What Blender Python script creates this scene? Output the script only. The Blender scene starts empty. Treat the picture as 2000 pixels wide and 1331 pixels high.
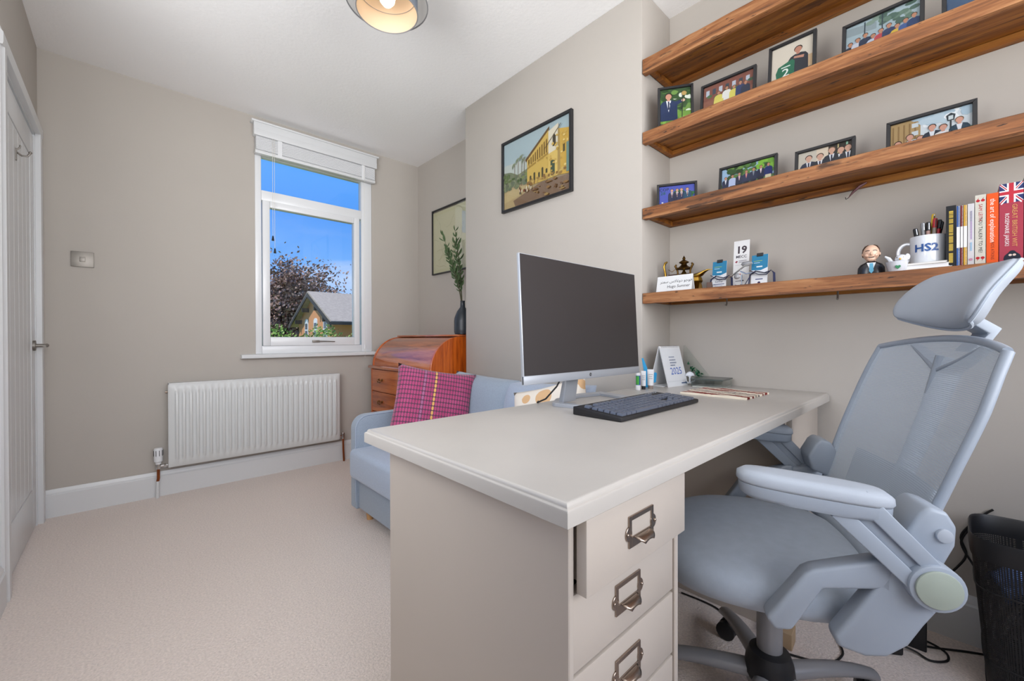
import bpy, bmesh, math, random
from mathutils import Vector, Matrix
R = math.radians
random.seed(7)
scene = bpy.context.scene
COL = scene.collection

def lin(c):
    if isinstance(c, str):
        c = tuple(int(c[i:i+2], 16)/255 for i in (0, 2, 4))
    return tuple((x/12.92 if x <= .04045 else ((x+.055)/1.055)**2.4) for x in c) + (1.0,)

# ------------------------------------------------------------------ camera
cam_d = bpy.data.cameras.new('camera'); cam = bpy.data.objects.new('camera', cam_d); COL.objects.link(cam)
cam_d.sensor_width = 36; cam_d.lens = 812.03/2000*36; cam_d.clip_start = .02; cam_d.clip_end = 300
cam_d.shift_x = .85/2000
cam.location = (0, 0, .95)
yaw, pit, rol = R(42.854), R(-.3202), R(-.1245)
_f = Vector((math.sin(yaw)*math.cos(pit), math.cos(yaw)*math.cos(pit), math.sin(pit)))
_r = Vector((math.cos(yaw), -math.sin(yaw), 0)); _u = _r.cross(_f)
_r2 = _r*math.cos(rol)+_u*math.sin(rol); _u2 = -_r*math.sin(rol)+_u*math.cos(rol)
_m = Matrix((_r2, _u2, -_f)).transposed()
cam.rotation_euler = _m.to_euler()
scene.camera = cam

YN_ = -1.10
# ------------------------------------------------------------------ world, sun, added fill lamps, exposure
w = bpy.data.worlds.new('sky'); scene.world = w; w.use_nodes = True
nt = w.node_tree; nt.nodes.clear()
def N(t, kind, **kw):
    n = t.nodes.new(kind)
    for k, v in kw.items(): setattr(n, k, v)
    return n
tc = N(nt, 'ShaderNodeTexCoord'); sep = N(nt, 'ShaderNodeSeparateXYZ'); nt.links.new(tc.outputs['Generated'], sep.inputs[0])
rmp = N(nt, 'ShaderNodeValToRGB'); nt.links.new(sep.outputs['Z'], rmp.inputs[0])
e = rmp.color_ramp.elements; e[0].position = 0.0; e[0].color = lin('b9d3f3'); e[1].position = .6; e[1].color = lin('5a9ff2')
for p_, c_ in ((.06, 'a3c8f5'), (.14, '78b0f6'), (.26, '5498f0'), (.40, '62a9fb')):
    q = e.new(p_); q.color = lin(c_)
mp = N(nt, 'ShaderNodeMapping'); mp.inputs['Scale'].default_value = (2.2, 2.2, 9); nt.links.new(tc.outputs['Generated'], mp.inputs[0])
noi = N(nt, 'ShaderNodeTexNoise'); noi.inputs['Scale'].default_value = 1.6; noi.inputs['Detail'].default_value = 6; nt.links.new(mp.outputs[0], noi.inputs[0])
cr = N(nt, 'ShaderNodeMapRange'); cr.inputs[1].default_value = .45; cr.inputs[2].default_value = .72; nt.links.new(noi.outputs[0], cr.inputs[0])
lo = N(nt, 'ShaderNodeMapRange'); lo.inputs[1].default_value = .26; lo.inputs[2].default_value = .07; nt.links.new(sep.outputs['Z'], lo.inputs[0])
mu = N(nt, 'ShaderNodeMath', operation='MULTIPLY'); nt.links.new(cr.outputs[0], mu.inputs[0]); nt.links.new(lo.outputs[0], mu.inputs[1])
mx = N(nt, 'ShaderNodeMixRGB'); nt.links.new(mu.outputs[0], mx.inputs[0]); nt.links.new(rmp.outputs[0], mx.inputs[1]); mx.inputs[2].default_value = lin('e4ebf4')
bg = N(nt, 'ShaderNodeBackground'); bg.inputs[1].default_value = 1.15; nt.links.new(mx.outputs[0], bg.inputs[0])
wo = N(nt, 'ShaderNodeOutputWorld'); nt.links.new(bg.outputs[0], wo.inputs[0])

def light(name, kind, loc, energy, color=(1, 1, 1), **kw):
    d = bpy.data.lights.new(name, kind); d.energy = energy; d.color = color
    for k, v in kw.items(): setattr(d, k, v)
    o = bpy.data.objects.new(name, d); COL.objects.link(o); o.location = loc
    return o
sun = light('sun', 'SUN', (0, 0, 20), 4.2, (1, .95, .86), angle=R(.6))
sun.rotation_euler = Vector((.50, .10, -.86)).to_track_quat('-Z', 'Y').to_euler()
# added fill lamps, shining in through made-up openings beside and behind the camera
fill_l = light('fill_lamp_left', 'AREA', (-.80, .70, 1.4), 56, (1.0, .985, .965), shape='RECTANGLE', size=1.4, size_y=1.2)
fill_l.rotation_euler = Vector((.45,.9,.3)).to_track_quat('-Z', 'Z').to_euler()
fill_n = light('fill_lamp_near', 'AREA', (.62, YN_-.16, 1.62), 68, (1.0, .985, .965), shape='RECTANGLE', size=1.8, size_y=1.7); fill_n.location.z = 1.55
fill_n.rotation_euler = Vector((0,1,.7)).to_track_quat('-Z', 'Z').to_euler()
vs = scene.view_settings
vs.view_transform = 'Standard'; vs.look = 'None'; vs.exposure = 0; vs.gamma = 1.0; vs.use_curve_mapping = False
cy = scene.cycles
cy.use_denoising = True; cy.max_bounces = 10; cy.diffuse_bounces = 6; cy.glossy_bounces = 4; cy.transparent_max_bounces = 16
cy.sample_clamp_indirect = 6; cy.caustics_reflective = False; cy.caustics_refractive = False

# ------------------------------------------------------------------ helpers: materials
MATS = {}
def mat(name, col, rough=.5, metal=0, noise=0, nscale=20, bump=0, bscale=200, coat=0, spec=.5, emit=0, sheen=0, aniso=None):
    if name in MATS: return MATS[name]
    m = bpy.data.materials.new(name); m.use_nodes = True; t = m.node_tree; b = t.nodes['Principled BSDF']
    b.inputs['Base Color'].default_value = lin(col); b.inputs['Roughness'].default_value = rough; b.inputs['Metallic'].default_value = metal
    b.inputs['Coat Weight'].default_value = coat; b.inputs['Coat Roughness'].default_value = .12; b.inputs['Specular IOR Level'].default_value = spec
    b.inputs['Sheen Weight'].default_value = sheen
    if emit:
        b.inputs['Emission Color'].default_value = lin(col); b.inputs['Emission Strength'].default_value = emit
    if noise or bump: tcn = N(t, 'ShaderNodeTexCoord')
    if noise:
        mpn = N(t, 'ShaderNodeMapping'); mpn.inputs['Scale'].default_value = aniso or (1, 1, 1); t.links.new(tcn.outputs['Object'], mpn.inputs[0])
        n = N(t, 'ShaderNodeTexNoise'); n.inputs['Scale'].default_value = nscale; n.inputs['Detail'].default_value = 5; t.links.new(mpn.outputs[0], n.inputs['Vector'])
        rm = N(t, 'ShaderNodeMapRange'); rm.inputs[1].default_value = .3; rm.inputs[2].default_value = .7; rm.inputs[3].default_value = 1-noise; rm.inputs[4].default_value = 1+noise
        t.links.new(n.outputs[0], rm.inputs[0])
        mm = N(t, 'ShaderNodeVectorMath', operation='SCALE'); mm.inputs[0].default_value = lin(col)[:3]; t.links.new(rm.outputs[0], mm.inputs['Scale'])
        t.links.new(mm.outputs[0], b.inputs['Base Color'])
    if bump:
        n2 = N(t, 'ShaderNodeTexNoise'); n2.inputs['Scale'].default_value = bscale; n2.inputs['Detail'].default_value = 3; t.links.new(tcn.outputs['Object'], n2.inputs['Vector'])
        bp = N(t, 'ShaderNodeBump'); bp.inputs['Strength'].default_value = bump; bp.inputs['Distance'].default_value = .004; t.links.new(n2.outputs[0], bp.inputs['Height'])
        t.links.new(bp.outputs[0], b.inputs['Normal'])
    MATS[name] = m; return m

def wood(name, dark, mid, light_, axis='Y', scale=1.0, rough=.5, coat=0, knots=.5, contrast=1.0):
    m = bpy.data.materials.new(name); m.use_nodes = True; t = m.node_tree; b = t.nodes['Principled BSDF']
    b.inputs['Roughness'].default_value = rough; b.inputs['Coat Weight'].default_value = coat; b.inputs['Coat Roughness'].default_value = .1
    tcn = N(t, 'ShaderNodeTexCoord'); oi = N(t, 'ShaderNodeObjectInfo')
    off = N(t, 'ShaderNodeVectorMath', operation='SCALE'); off.inputs[0].default_value = (3.1, 5.7, 2.3); t.links.new(oi.outputs['Random'], off.inputs['Scale'])
    add = N(t, 'ShaderNodeVectorMath', operation='ADD'); t.links.new(tcn.outputs['Object'], add.inputs[0]); t.links.new(off.outputs[0], add.inputs[1])
    mpn = N(t, 'ShaderNodeMapping'); s = [22*scale]*3; s['XYZ'.index(axis)] = 1.6*scale; mpn.inputs['Scale'].default_value = s
    t.links.new(add.outputs[0], mpn.inputs[0])
    n1 = N(t, 'ShaderNodeTexNoise'); n1.inputs['Scale'].default_value = 1.6; n1.inputs['Detail'].default_value = 7; n1.inputs['Distortion'].default_value = .8
    t.links.new(mpn.outputs[0], n1.inputs['Vector'])
    n2 = N(t, 'ShaderNodeTexNoise'); n2.inputs['Scale'].default_value = 9; n2.inputs['Detail'].default_value = 3; t.links.new(mpn.outputs[0], n2.inputs['Vector'])
    mixv = N(t, 'ShaderNodeMath', operation='MULTIPLY_ADD'); mixv.inputs[1].default_value = .35; t.links.new(n2.outputs[0], mixv.inputs[0]); t.links.new(n1.outputs[0], mixv.inputs[2])
    rp = N(t, 'ShaderNodeValToRGB'); el = rp.color_ramp.elements
    el[0].position = .67-.22*contrast; el[0].color = lin(dark); el[1].position = .67+.16*contrast; el[1].color = lin(light_); q = el.new(.66); q.color = lin(mid)
    t.links.new(mixv.outputs[0], rp.inputs[0])
    last = rp.outputs[0]
    if knots:
        mk = N(t, 'ShaderNodeMapping'); s = [14*scale]*3; s['XYZ'.index(axis)] = 3.4*scale; mk.inputs['Scale'].default_value = s; t.links.new(add.outputs[0], mk.inputs[0])
        vo = N(t, 'ShaderNodeTexNoise'); vo.inputs['Scale'].default_value = 2.2; vo.inputs['Detail'].default_value = 4; t.links.new(mk.outputs[0], vo.inputs['Vector'])
        mr = N(t, 'ShaderNodeMapRange'); mr.inputs[1].default_value = .64; mr.inputs[2].default_value = .72; mr.inputs[4].default_value = knots; t.links.new(vo.outputs[0], mr.inputs[0])
        mxx = N(t, 'ShaderNodeMixRGB'); t.links.new(mr.outputs[0], mxx.inputs[0]); t.links.new(last, mxx.inputs[1]); mxx.inputs[2].default_value = lin('2c1608'); last = mxx.outputs[0]
    if knots:
        mk2 = N(t, 'ShaderNodeMapping'); s2 = [75*scale]*3; s2['XYZ'.index(axis)] = 16*scale; mk2.inputs['Scale'].default_value = s2; t.links.new(add.outputs[0], mk2.inputs[0])
        v2 = N(t, 'ShaderNodeTexNoise'); v2.inputs['Scale'].default_value = 1.5; v2.inputs['Detail'].default_value = 3; t.links.new(mk2.outputs[0], v2.inputs['Vector'])
        m2 = N(t, 'ShaderNodeMapRange'); m2.inputs[1].default_value = .66; m2.inputs[2].default_value = .71; m2.inputs[4].default_value = .85; t.links.new(v2.outputs[0], m2.inputs[0])
        mx2 = N(t, 'ShaderNodeMixRGB'); t.links.new(m2.outputs[0], mx2.inputs[0]); t.links.new(last, mx2.inputs[1]); mx2.inputs[2].default_value = lin('24130a'); last = mx2.outputs[0]
    t.links.new(last, b.inputs['Base Color'])
    bp = N(t, 'ShaderNodeBump'); bp.inputs['Strength'].default_value = .25; bp.inputs['Distance'].default_value = .002; t.links.new(mixv.outputs[0], bp.inputs['Height']); t.links.new(bp.outputs[0], b.inputs['Normal'])
    MATS[name] = m; return m

def glass(name, tint='ffffff', refl=.08, rough=.0):
    m = bpy.data.materials.new(name); m.use_nodes = True; t = m.node_tree; t.nodes.clear()
    tr = N(t, 'ShaderNodeBsdfTransparent'); tr.inputs[0].default_value = lin(tint); gl = N(t, 'ShaderNodeBsdfGlossy'); gl.inputs['Roughness'].default_value = rough
    fr = N(t, 'ShaderNodeFresnel'); fr.inputs[0].default_value = 1.45; k = N(t, 'ShaderNodeMath', operation='MULTIPLY'); k.inputs[1].default_value = refl*12; t.links.new(fr.outputs[0], k.inputs[0]); k.use_clamp = True
    mxs = N(t, 'ShaderNodeMixShader'); t.links.new(k.outputs[0], mxs.inputs[0]); t.links.new(tr.outputs[0], mxs.inputs[1]); t.links.new(gl.outputs[0], mxs.inputs[2])
    o = N(t, 'ShaderNodeOutputMaterial'); t.links.new(mxs.outputs[0], o.inputs[0]); MATS[name] = m; return m

def print_mat():
    m = bpy.data.materials.new('printed_paper'); m.use_nodes = True; t = m.node_tree; b = t.nodes['Principled BSDF']; b.inputs['Roughness'].default_value = .55
    b.inputs['Specular IOR Level'].default_value = .25
    a = N(t, 'ShaderNodeAttribute', attribute_name='Col'); sc_ = N(t, 'ShaderNodeVectorMath', operation='SCALE'); sc_.inputs['Scale'].default_value = .78; t.links.new(a.outputs['Color'], sc_.inputs[0]); t.links.new(sc_.outputs[0], b.inputs['Base Color']); MATS['print'] = m; return m
print_mat()

def perforated(name, col, rough, su, sv, duty_u, duty_v, tint=None):
    """woven or punched sheet: strands by UV, gaps really transparent"""
    m = bpy.data.materials.new(name); m.use_nodes = True; t = m.node_tree; b = t.nodes['Principled BSDF']
    b.inputs['Base Color'].default_value = lin(col); b.inputs['Roughness'].default_value = rough
    uv = N(t, 'ShaderNodeTexCoord'); sp = N(t, 'ShaderNodeSeparateXYZ'); t.links.new(uv.outputs['UV'], sp.inputs[0]); outs = []
    for ax, sc, du in (('X', su, duty_u), ('Y', sv, duty_v)):
        k = N(t, 'ShaderNodeMath', operation='MULTIPLY'); k.inputs[1].default_value = sc; t.links.new(sp.outputs[ax], k.inputs[0])
        f = N(t, 'ShaderNodeMath', operation='FRACT'); t.links.new(k.outputs[0], f.inputs[0])
        l = N(t, 'ShaderNodeMath', operation='LESS_THAN'); l.inputs[1].default_value = du; t.links.new(f.outputs[0], l.inputs[0]); outs.append(l)
    mxn = N(t, 'ShaderNodeMath', operation='MAXIMUM'); t.links.new(outs[0].outputs[0], mxn.inputs[0]); t.links.new(outs[1].outputs[0], mxn.inputs[1])
    t.links.new(mxn.outputs[0], b.inputs['Alpha']); MATS[name] = m; return m

# ------------------------------------------------------------------ helpers: meshes
class MB:
    def __init__(s): s.v = []; s.f = []; s.c = []; s.uv = None
    def add(s, vs, fs, col=None):
        o = len(s.v); s.v += [tuple(x) for x in vs]; s.f += [tuple(i+o for i in f) for f in fs]; s.c += [col]*len(fs); return s
    def box(s, x0, x1, y0, y1, z0, z1, col=None):
        vs = [(x, y, z) for z in (z0, z1) for y in (y0, y1) for x in (x0, x1)]
        return s.add(vs, [(0, 2, 3, 1), (4, 5, 7, 6), (0, 1, 5, 4), (2, 6, 7, 3), (0, 4, 6, 2), (1, 3, 7, 5)], col)
    def cbox(s, c, d, col=None): return s.box(c[0]-d[0]/2, c[0]+d[0]/2, c[1]-d[1]/2, c[1]+d[1]/2, c[2]-d[2]/2, c[2]+d[2]/2, col)
    def prism(s, poly, a, b, ax='x', col=None):
        def P(p, k): return {'x': (k, p[0], p[1]), 'y': (p[0], k, p[1]), 'z': (p[0], p[1], k)}[ax]
        n = len(poly); vs = [P(p, a) for p in poly]+[P(p, b) for p in poly]
        ar = sum(poly[i][0]*poly[(i+1) % n][1]-poly[(i+1) % n][0]*poly[i][1] for i in range(n))
        fs = [tuple(range(n))[::-1], tuple(range(n, 2*n))]+[(i, (i+1) % n, n+(i+1) % n, n+i) for i in range(n)]
        flip = (ar < 0) != (ax == 'y') if True else False
        if b < a: flip = not flip
        if flip: fs = [f[::-1] for f in fs]
        return s.add(vs, fs, col)
    def loft(s, rings, caps=True, closed=True, col=None):
        n = len(rings[0]); vs = [p for r in rings for p in r]; fs = []
        for k in range(len(rings)-1):
            for i in range(n if closed else n-1):
                j = (i+1) % n; fs.append((k*n+i, k*n+j, (k+1)*n+j, (k+1)*n+i))
        if caps: fs += [tuple(range(n))[::-1], tuple(range((len(rings)-1)*n, len(rings)*n))]
        return s.add(vs, fs, col)
    def tube(s, path, r, n=8, closed=False, caps=True, flat=1.0, col=None):
        P = [Vector(p) for p in path]; m = len(P); rings = []; ref = None
        for i in range(m):
            a = P[(i-1) % m] if (closed or i) else P[0]; b = P[(i+1) % m] if (closed or i < m-1) else P[-1]
            t = (b-a).normalized() if (b-a).length > 1e-9 else Vector((0, 0, 1))
            if ref is None: ref = Vector((0, 0, 1)) if abs(t.z) < .9 else Vector((1, 0, 0))
            x = ref-t*ref.dot(t); x.normalize(); y = t.cross(x); ref = x
            rr = r[i] if isinstance(r, (list, tuple)) else r
            rings.append([P[i]+(x*math.cos(2*math.pi*k/n)*flat+y*math.sin(2*math.pi*k/n))*rr for k in range(n)])
        if closed: rings.append(rings[0]); caps = False
        return s.loft(rings, caps, col=col)
    def lathe(s, prof, n=24, c=(0, 0, 0), caps=True, col=None):
        return s.loft([[(c[0]+r*math.cos(2*math.pi*k/n), c[1]+r*math.sin(2*math.pi*k/n), c[2]+z) for k in range(n)] for r, z in prof], caps, col=col)
    def sph(s, c, r, nu=16, nv=10, col=None):
        if not isinstance(r, (tuple, list)): r = (r, r, r)
        return s.loft([[(c[0]+r[0]*math.cos(2*math.pi*k/nu)*math.sin(a), c[1]+r[1]*math.sin(2*math.pi*k/nu)*math.sin(a), c[2]-r[2]*math.cos(a)) for k in range(nu)]
                       for a in [max(.02, min(math.pi-.02, math.pi*j/nv)) for j in range(nv+1)]], True, col=col)
    def grid(s, fn, nu, nv, col=None, uv=False):
        o = len(s.v); vs = [fn(i/nu, j/nv) for j in range(nv+1) for i in range(nu+1)]
        fs = [(j*(nu+1)+i, j*(nu+1)+i+1, (j+1)*(nu+1)+i+1, (j+1)*(nu+1)+i) for j in range(nv) for i in range(nu)]
        if uv: s.uv = {o+j*(nu+1)+i: (i/nu, j/nv) for j in range(nv+1) for i in range(nu+1)}
        return s.add(vs, fs, col)
    def xf(s, M): s.v = [tuple(M @ Vector(p)) for p in s.v]; return s
    def build(s, name, m, parent=None, bevel=0, seg=2, ang=35, sub=0, solid=0, smooth=True, fix=True):
        me = bpy.data.meshes.new(name); me.from_pydata(s.v, [], s.f)
        if any(c is not None for c in s.c):
            at = me.attributes.new('Col', 'FLOAT_COLOR', 'FACE')
            for i, c in enumerate(s.c): at.data[i].color = lin(c or 'ffffff')
        if s.uv:
            ul = me.uv_layers.new(name='UVMap')
            for l in me.loops: ul.data[l.index].uv = s.uv.get(l.vertex_index, (0, 0))
        bm = bmesh.new(); bm.from_mesh(me)
        if fix and not s.uv and not any(c is not None for c in s.c): bmesh.ops.recalc_face_normals(bm, faces=bm.faces)
        if bevel:
            es = [ed for ed in bm.edges if len(ed.link_faces) == 2 and ed.calc_face_angle(0) > R(30)]
            bmesh.ops.bevel(bm, geom=es, offset=bevel, segments=seg, affect='EDGES', profile=.5, clamp_overlap=True)
        bm.to_mesh(me); bm.free()
        if smooth:
            me.shade_smooth(); me.set_sharp_from_angle(angle=R(ang))
        if isinstance(m, str): m = MATS[m]
        me.materials.append(m)
        o = bpy.data.objects.new(name, me); COL.objects.link(o); o.parent = parent
        if solid: k = o.modifiers.new('s', 'SOLIDIFY'); k.thickness = solid; k.offset = 0
        if sub: k = o.modifiers.new('u', 'SUBSURF'); k.levels = sub; k.render_levels = sub
        return o

def tag(o, label, cat=None, group=None, kind=None):
    if label: o['label'] = label
    if cat: o['category'] = cat
    if group: o['group'] = group
    if kind: o['kind'] = kind
    return o
def thing(name, label, cat, loc=(0, 0, 0), rotz=0, group=None, rotx=0):
    o = bpy.data.objects.new(name, None); COL.objects.link(o); o.empty_display_size = .05
    o.location = loc; o.rotation_euler = (rotx, 0, rotz); return tag(o, label, cat, group)
def struct(o): o['kind'] = 'structure'; return o
def dup(o, parent=None, loc=None):
    c = o.copy(); COL.objects.link(c); c.parent = parent
    if loc is not None: c.location = loc
    return c

def text_mb(s, size, col=None, thick=.0002, align='CENTER', wscale=1.0, bold=0):
    cu = bpy.data.curves.new('t', 'FONT'); cu.body = s; cu.size = size; cu.align_x = align; cu.align_y = 'CENTER'; cu.resolution_u = 2; cu.offset = bold*size
    o = bpy.data.objects.new('t', cu); COL.objects.link(o); dg = bpy.context.evaluated_depsgraph_get(); dg.update()
    me = bpy.data.meshes.new_from_object(o.evaluated_get(dg))
    b = MB(); b.add([(v.co.x*wscale, v.co.y, v.co.z) for v in me.vertices], [tuple(p.vertices) for p in me.polygons], col)
    bpy.data.objects.remove(o); bpy.data.curves.remove(cu); bpy.data.meshes.remove(me)
    return b

class Art:
    """flat print: polygons in cm, origin bottom left, each layer a hair above the last, in the xz plane facing -y"""
    def __init__(s, w, h, bgc): s.w = w; s.h = h; s.mb = MB(); s.k = 0; s.rect(0, 0, w, h, bgc)
    def poly(s, pts, col):
        n = len(pts); pts = [(min(max(x, 0), s.w), min(max(z, 0), s.h)) for x, z in pts]
        ar = sum(pts[i][0]*pts[(i+1) % n][1]-pts[(i+1) % n][0]*pts[i][1] for i in range(n))
        if abs(ar) < 1e-4: return
        if ar < 0: pts = pts[::-1]
        y = -s.k*.00004; s.k += 1
        s.mb.add([((x-s.w/2)/100, y, z/100) for x, z in pts], [tuple(range(n))], col)
    def rect(s, x0, z0, x1, z1, c): s.poly([(x0, z0), (x1, z0), (x1, z1), (x0, z1)], c)
    def ell(s, cx, cz, rx, rz, c, n=12): s.poly([(cx+rx*math.cos(2*math.pi*i/n), cz+rz*math.sin(2*math.pi*i/n)) for i in range(n)], c)
    def blobs(s, x0, z0, x1, z1, cols, n, r):
        for i in range(n):
            s.ell(random.uniform(x0, x1), random.uniform(z0, z1), r*random.uniform(.6, 1.3), r*random.uniform(.5, 1.1), random.choice(cols), 8)
    def line(s, a, b, wd, c):
        dx, dz = b[0]-a[0], b[1]-a[1]; L = math.hypot(dx, dz) or 1; nx, nz = -dz/L*wd/2, dx/L*wd/2
        s.poly([(a[0]+nx, a[1]+nz), (a[0]-nx, a[1]-nz), (b[0]-nx, b[1]-nz), (b[0]+nx, b[1]+nz)], c)
    def person(s, cx, top, u, suit='22283a', skin='c99a80', hair='2a1c14', shirt=None, tie=None, legs=None):
        """u = head height"""
        s.poly([(cx-u*1.05, top-u*4.2), (cx-u*1.0, top-u*1.75), (cx-u*.75, top-u*1.3), (cx-u*.3, top-u*1.1), (cx+u*.3, top-u*1.1), (cx+u*.75, top-u*1.3), (cx+u*1.0, top-u*1.75), (cx+u*1.05, top-u*4.2)], suit)
        if legs: s.poly([(cx-u*.75, top-u*7), (cx-u*.75, top-u*3.9), (cx+u*.75, top-u*3.9), (cx+u*.7, top-u*7), (cx+u*.1, top-u*7), (cx, top-u*4.6), (cx-u*.1, top-u*7)], legs)
        if shirt: s.poly([(cx-u*.3, top-u*1.12), (cx+u*.3, top-u*1.12), (cx, top-u*2.9)], shirt)
        if tie: s.poly([(cx-u*.09, top-u*1.25), (cx+u*.09, top-u*1.25), (cx+u*.1, top-u*2.4), (cx, top-u*2.6), (cx-u*.1, top-u*2.4)], tie)
        s.rect(cx-u*.17, top-u*1.2, cx+u*.17, top-u*.8, skin); s.ell(cx, top-u*.42, u*.43, u*.46, hair); s.ell(cx, top-u*.54, u*.36, u*.44, skin)
    def text(s, t, x, z, size, col, align='CENTER', ws=1.0, bold=.008):
        b = text_mb(t, size/100, col, align=align, wscale=ws, bold=bold); y = -s.k*.00004; s.k += 1
        s.mb.add([(v[0]+(x-s.w/2)/100, y, v[1]+z/100) for v in b.v], b.f, col)
    def build(s, name, parent, off=(0, 0, 0)):
        s.mb.xf(Matrix.Translation(off)); return s.mb.build(name, 'print', parent, smooth=False, fix=False)

def ring_frame(b, w, h, bar, d, z0=0):
    """mitred picture frame, x across, z up, front at y=0"""
    o = [(-w/2, z0), (w/2, z0), (w/2, z0+h), (-w/2, z0+h)]; i = [(-w/2+bar, z0+bar), (w/2-bar, z0+bar), (w/2-bar, z0+h-bar), (-w/2+bar, z0+h-bar)]
    for k in range(4):
        j = (k+1) % 4; q = [o[k], o[j], i[j], i[k]]
        vs = [(x, 0, z) for x, z in q]+[(x, d, z) for x, z in q]
        b.add(vs, [(0, 1, 2, 3), (7, 6, 5, 4), (0, 4, 5, 1), (1, 5, 6, 2), (2, 6, 7, 3), (3, 7, 4, 0)])

def picture(name, label, cat, w, h, art, loc, rotz, lean=0, bar=.012, d=.018, group=None, fm='black_frame', stand=True):
    t = thing(name, label, cat, loc, rotz, group, rotx=-lean)
    b = MB(); ring_frame(b, w, h, bar, d); b.build('frame', fm, t, bevel=.0008, seg=1)
    MB().box(-w/2+.002, w/2-.002, d*.7, d*.95, .002, h-.002).build('backing', 'board', t)
    art.build('print', t, (0, d*.6, bar))
    MB().box(-w/2+bar*.9, w/2-bar*.9, d*.28, d*.28+.001, bar*.9, h-bar*.9).build('pane', 'frame_glass', t)
    if stand:
        MB().prism([(d*.95, h*.62), (d*.95+.002, h*.62), (d*.95+.026, 0.001+.026*math.tan(lean)), (d*.95+.022, 0.001+.022*math.tan(lean))], -.018, .018, 'x').build('easel_leg', 'board', t)
    return t

# ------------------------------------------------------------------ materials
mat('wall', 'b2aca5', .85, noise=.015, nscale=3, bump=.05, bscale=90)
mat('ceiling', 'eeeeee', .9, bump=.25, bscale=60)
mat('white_gloss', 'd4d6d8', .32)
mat('upvc', 'dfe1e4', .25)
mat('radiator_white', 'cdcfcf', .35)
mat('cream', 'b6aca2', .42, noise=.01, nscale=6)
mat('cream_top', 'b3aea8', .33, noise=.02, nscale=9, bump=.03, bscale=150)
mat('gap_shade', '3a332c', .8)
mat('nickel', 'a39488', .25, metal=1)
mat('bronze', '8a6a44', .35, metal=1)
mat('chrome', 'c3c3c3', .16, metal=1)
mat('brushed', '8f8a84', .5, metal=1)
mat('copper', '9a5a38', .35, metal=1)
mat('black_frame', '1b1b1e', .35)
mat('board', '4a4038', .9)
mat('black_plastic', '17171a', .45)
mat('black_rubber', '0f0f10', .55)
mat('key_plastic', '545a68', .32)  # black keys lightened: reflection off their tops put into the colour
mat('key_legend', 'b8bcc4', .6)
mat('kb_body', '1a191b', .5)
mat('screen', '332f2f', .42, spec=.4)
mat('silver_plastic', 'a9adb4', .33, metal=.35)
mat('chair_plastic', '969fab', .42)
mat('chair_pad', 'a1a8b2', .6, bump=.08, bscale=900)
mat('chair_fabric', 'a6b0bd', .95, noise=.04, nscale=40, bump=.2, bscale=900, sheen=.2)
mat('chair_grey', '8f8f92', .35, metal=.3)
mat('sage', '99a297', .45)
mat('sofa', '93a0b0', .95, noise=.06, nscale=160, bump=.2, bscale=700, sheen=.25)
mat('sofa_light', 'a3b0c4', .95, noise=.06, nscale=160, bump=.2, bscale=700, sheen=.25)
mat('pine', 'c89a68', .5)
mat('white_ceramic', 'd4d8df', .15, coat=.5)
mat('brass', '9c7b36', .28, metal=1, noise=.15, nscale=60)
mat('dark_brass', '5e4622', .4, metal=1)
mat('paper', 'dcdad3', .8)
mat('white_card', 'dedfe1', .6)
mat('navy', '1d2447', .7)
mat('vase', '2b3138', .4)
mat('leaf', '4d6340', .6, noise=.25, nscale=30)
mat('leaf_pale', '7f9270', .6)
mat('stem', '4c4a34', .7)
mat('cardboard', '6d4526', .8)
mat('beige_box', 'b79c7b', .7)
glass('window_glass', 'ffffff', .06); glass('frame_glass', 'ffffff', .018, .03); glass('clear_acrylic', 'fafcfb', .035, .02)
SHELF = wood('shelf_wood', '43260f', '85522b', 'a8754a', 'Y', 1.0, .6, 0, .85, 1.1)
UNDER = wood('shelf_board', '4a2808', '7d4814', '96601f', 'Y', .8, .6, 0, .8)
BUR = wood('bureau_wood', '7c3816', 'a85526', 'c06c36', 'Y', .7, .28, .9, 0, .9)
BURV = wood('bureau_side_wood', '84360e', 'bc5614', 'd0681e', 'Z', 1.6, .32, .6, 0, 1.2)

# carpet
m = mat('carpet', 'ddd0c8', .98, noise=.13, nscale=150, bump=1.0, bscale=170, sheen=.2)
# glowing lamp parts
def shade_mat(name, col, tcol, mixf):
    m = bpy.data.materials.new(name); m.use_nodes = True; t = m.node_tree; t.nodes.clear()
    d = N(t, 'ShaderNodeBsdfDiffuse'); d.inputs[0].default_value = lin(col); tl = N(t, 'ShaderNodeBsdfTranslucent'); tl.inputs[0].default_value = lin(tcol)
    mxs = N(t, 'ShaderNodeMixShader'); mxs.inputs[0].default_value = mixf; t.links.new(d.outputs[0], mxs.inputs[1]); t.links.new(tl.outputs[0], mxs.inputs[2])
    o = N(t, 'ShaderNodeOutputMaterial'); t.links.new(mxs.outputs[0], o.inputs[0]); MATS[name] = m
shade_mat('shade_inner', 'f0d9bd', 'e8c9a0', .25)
shade_mat('shade_outer', '7f8894', '8a8f98', .12)
def sheer(name, col, alpha):
    m = bpy.data.materials.new(name); m.use_nodes = True; t = m.node_tree; b = t.nodes['Principled BSDF']
    b.inputs['Base Color'].default_value = lin(col); b.inputs['Roughness'].default_value = .8; b.inputs['Alpha'].default_value = alpha; MATS[name] = m
sheer('organza', 'ece7de', .55)
mat('bulb', 'ffe9c8', .3, emit=4.5)

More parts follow.
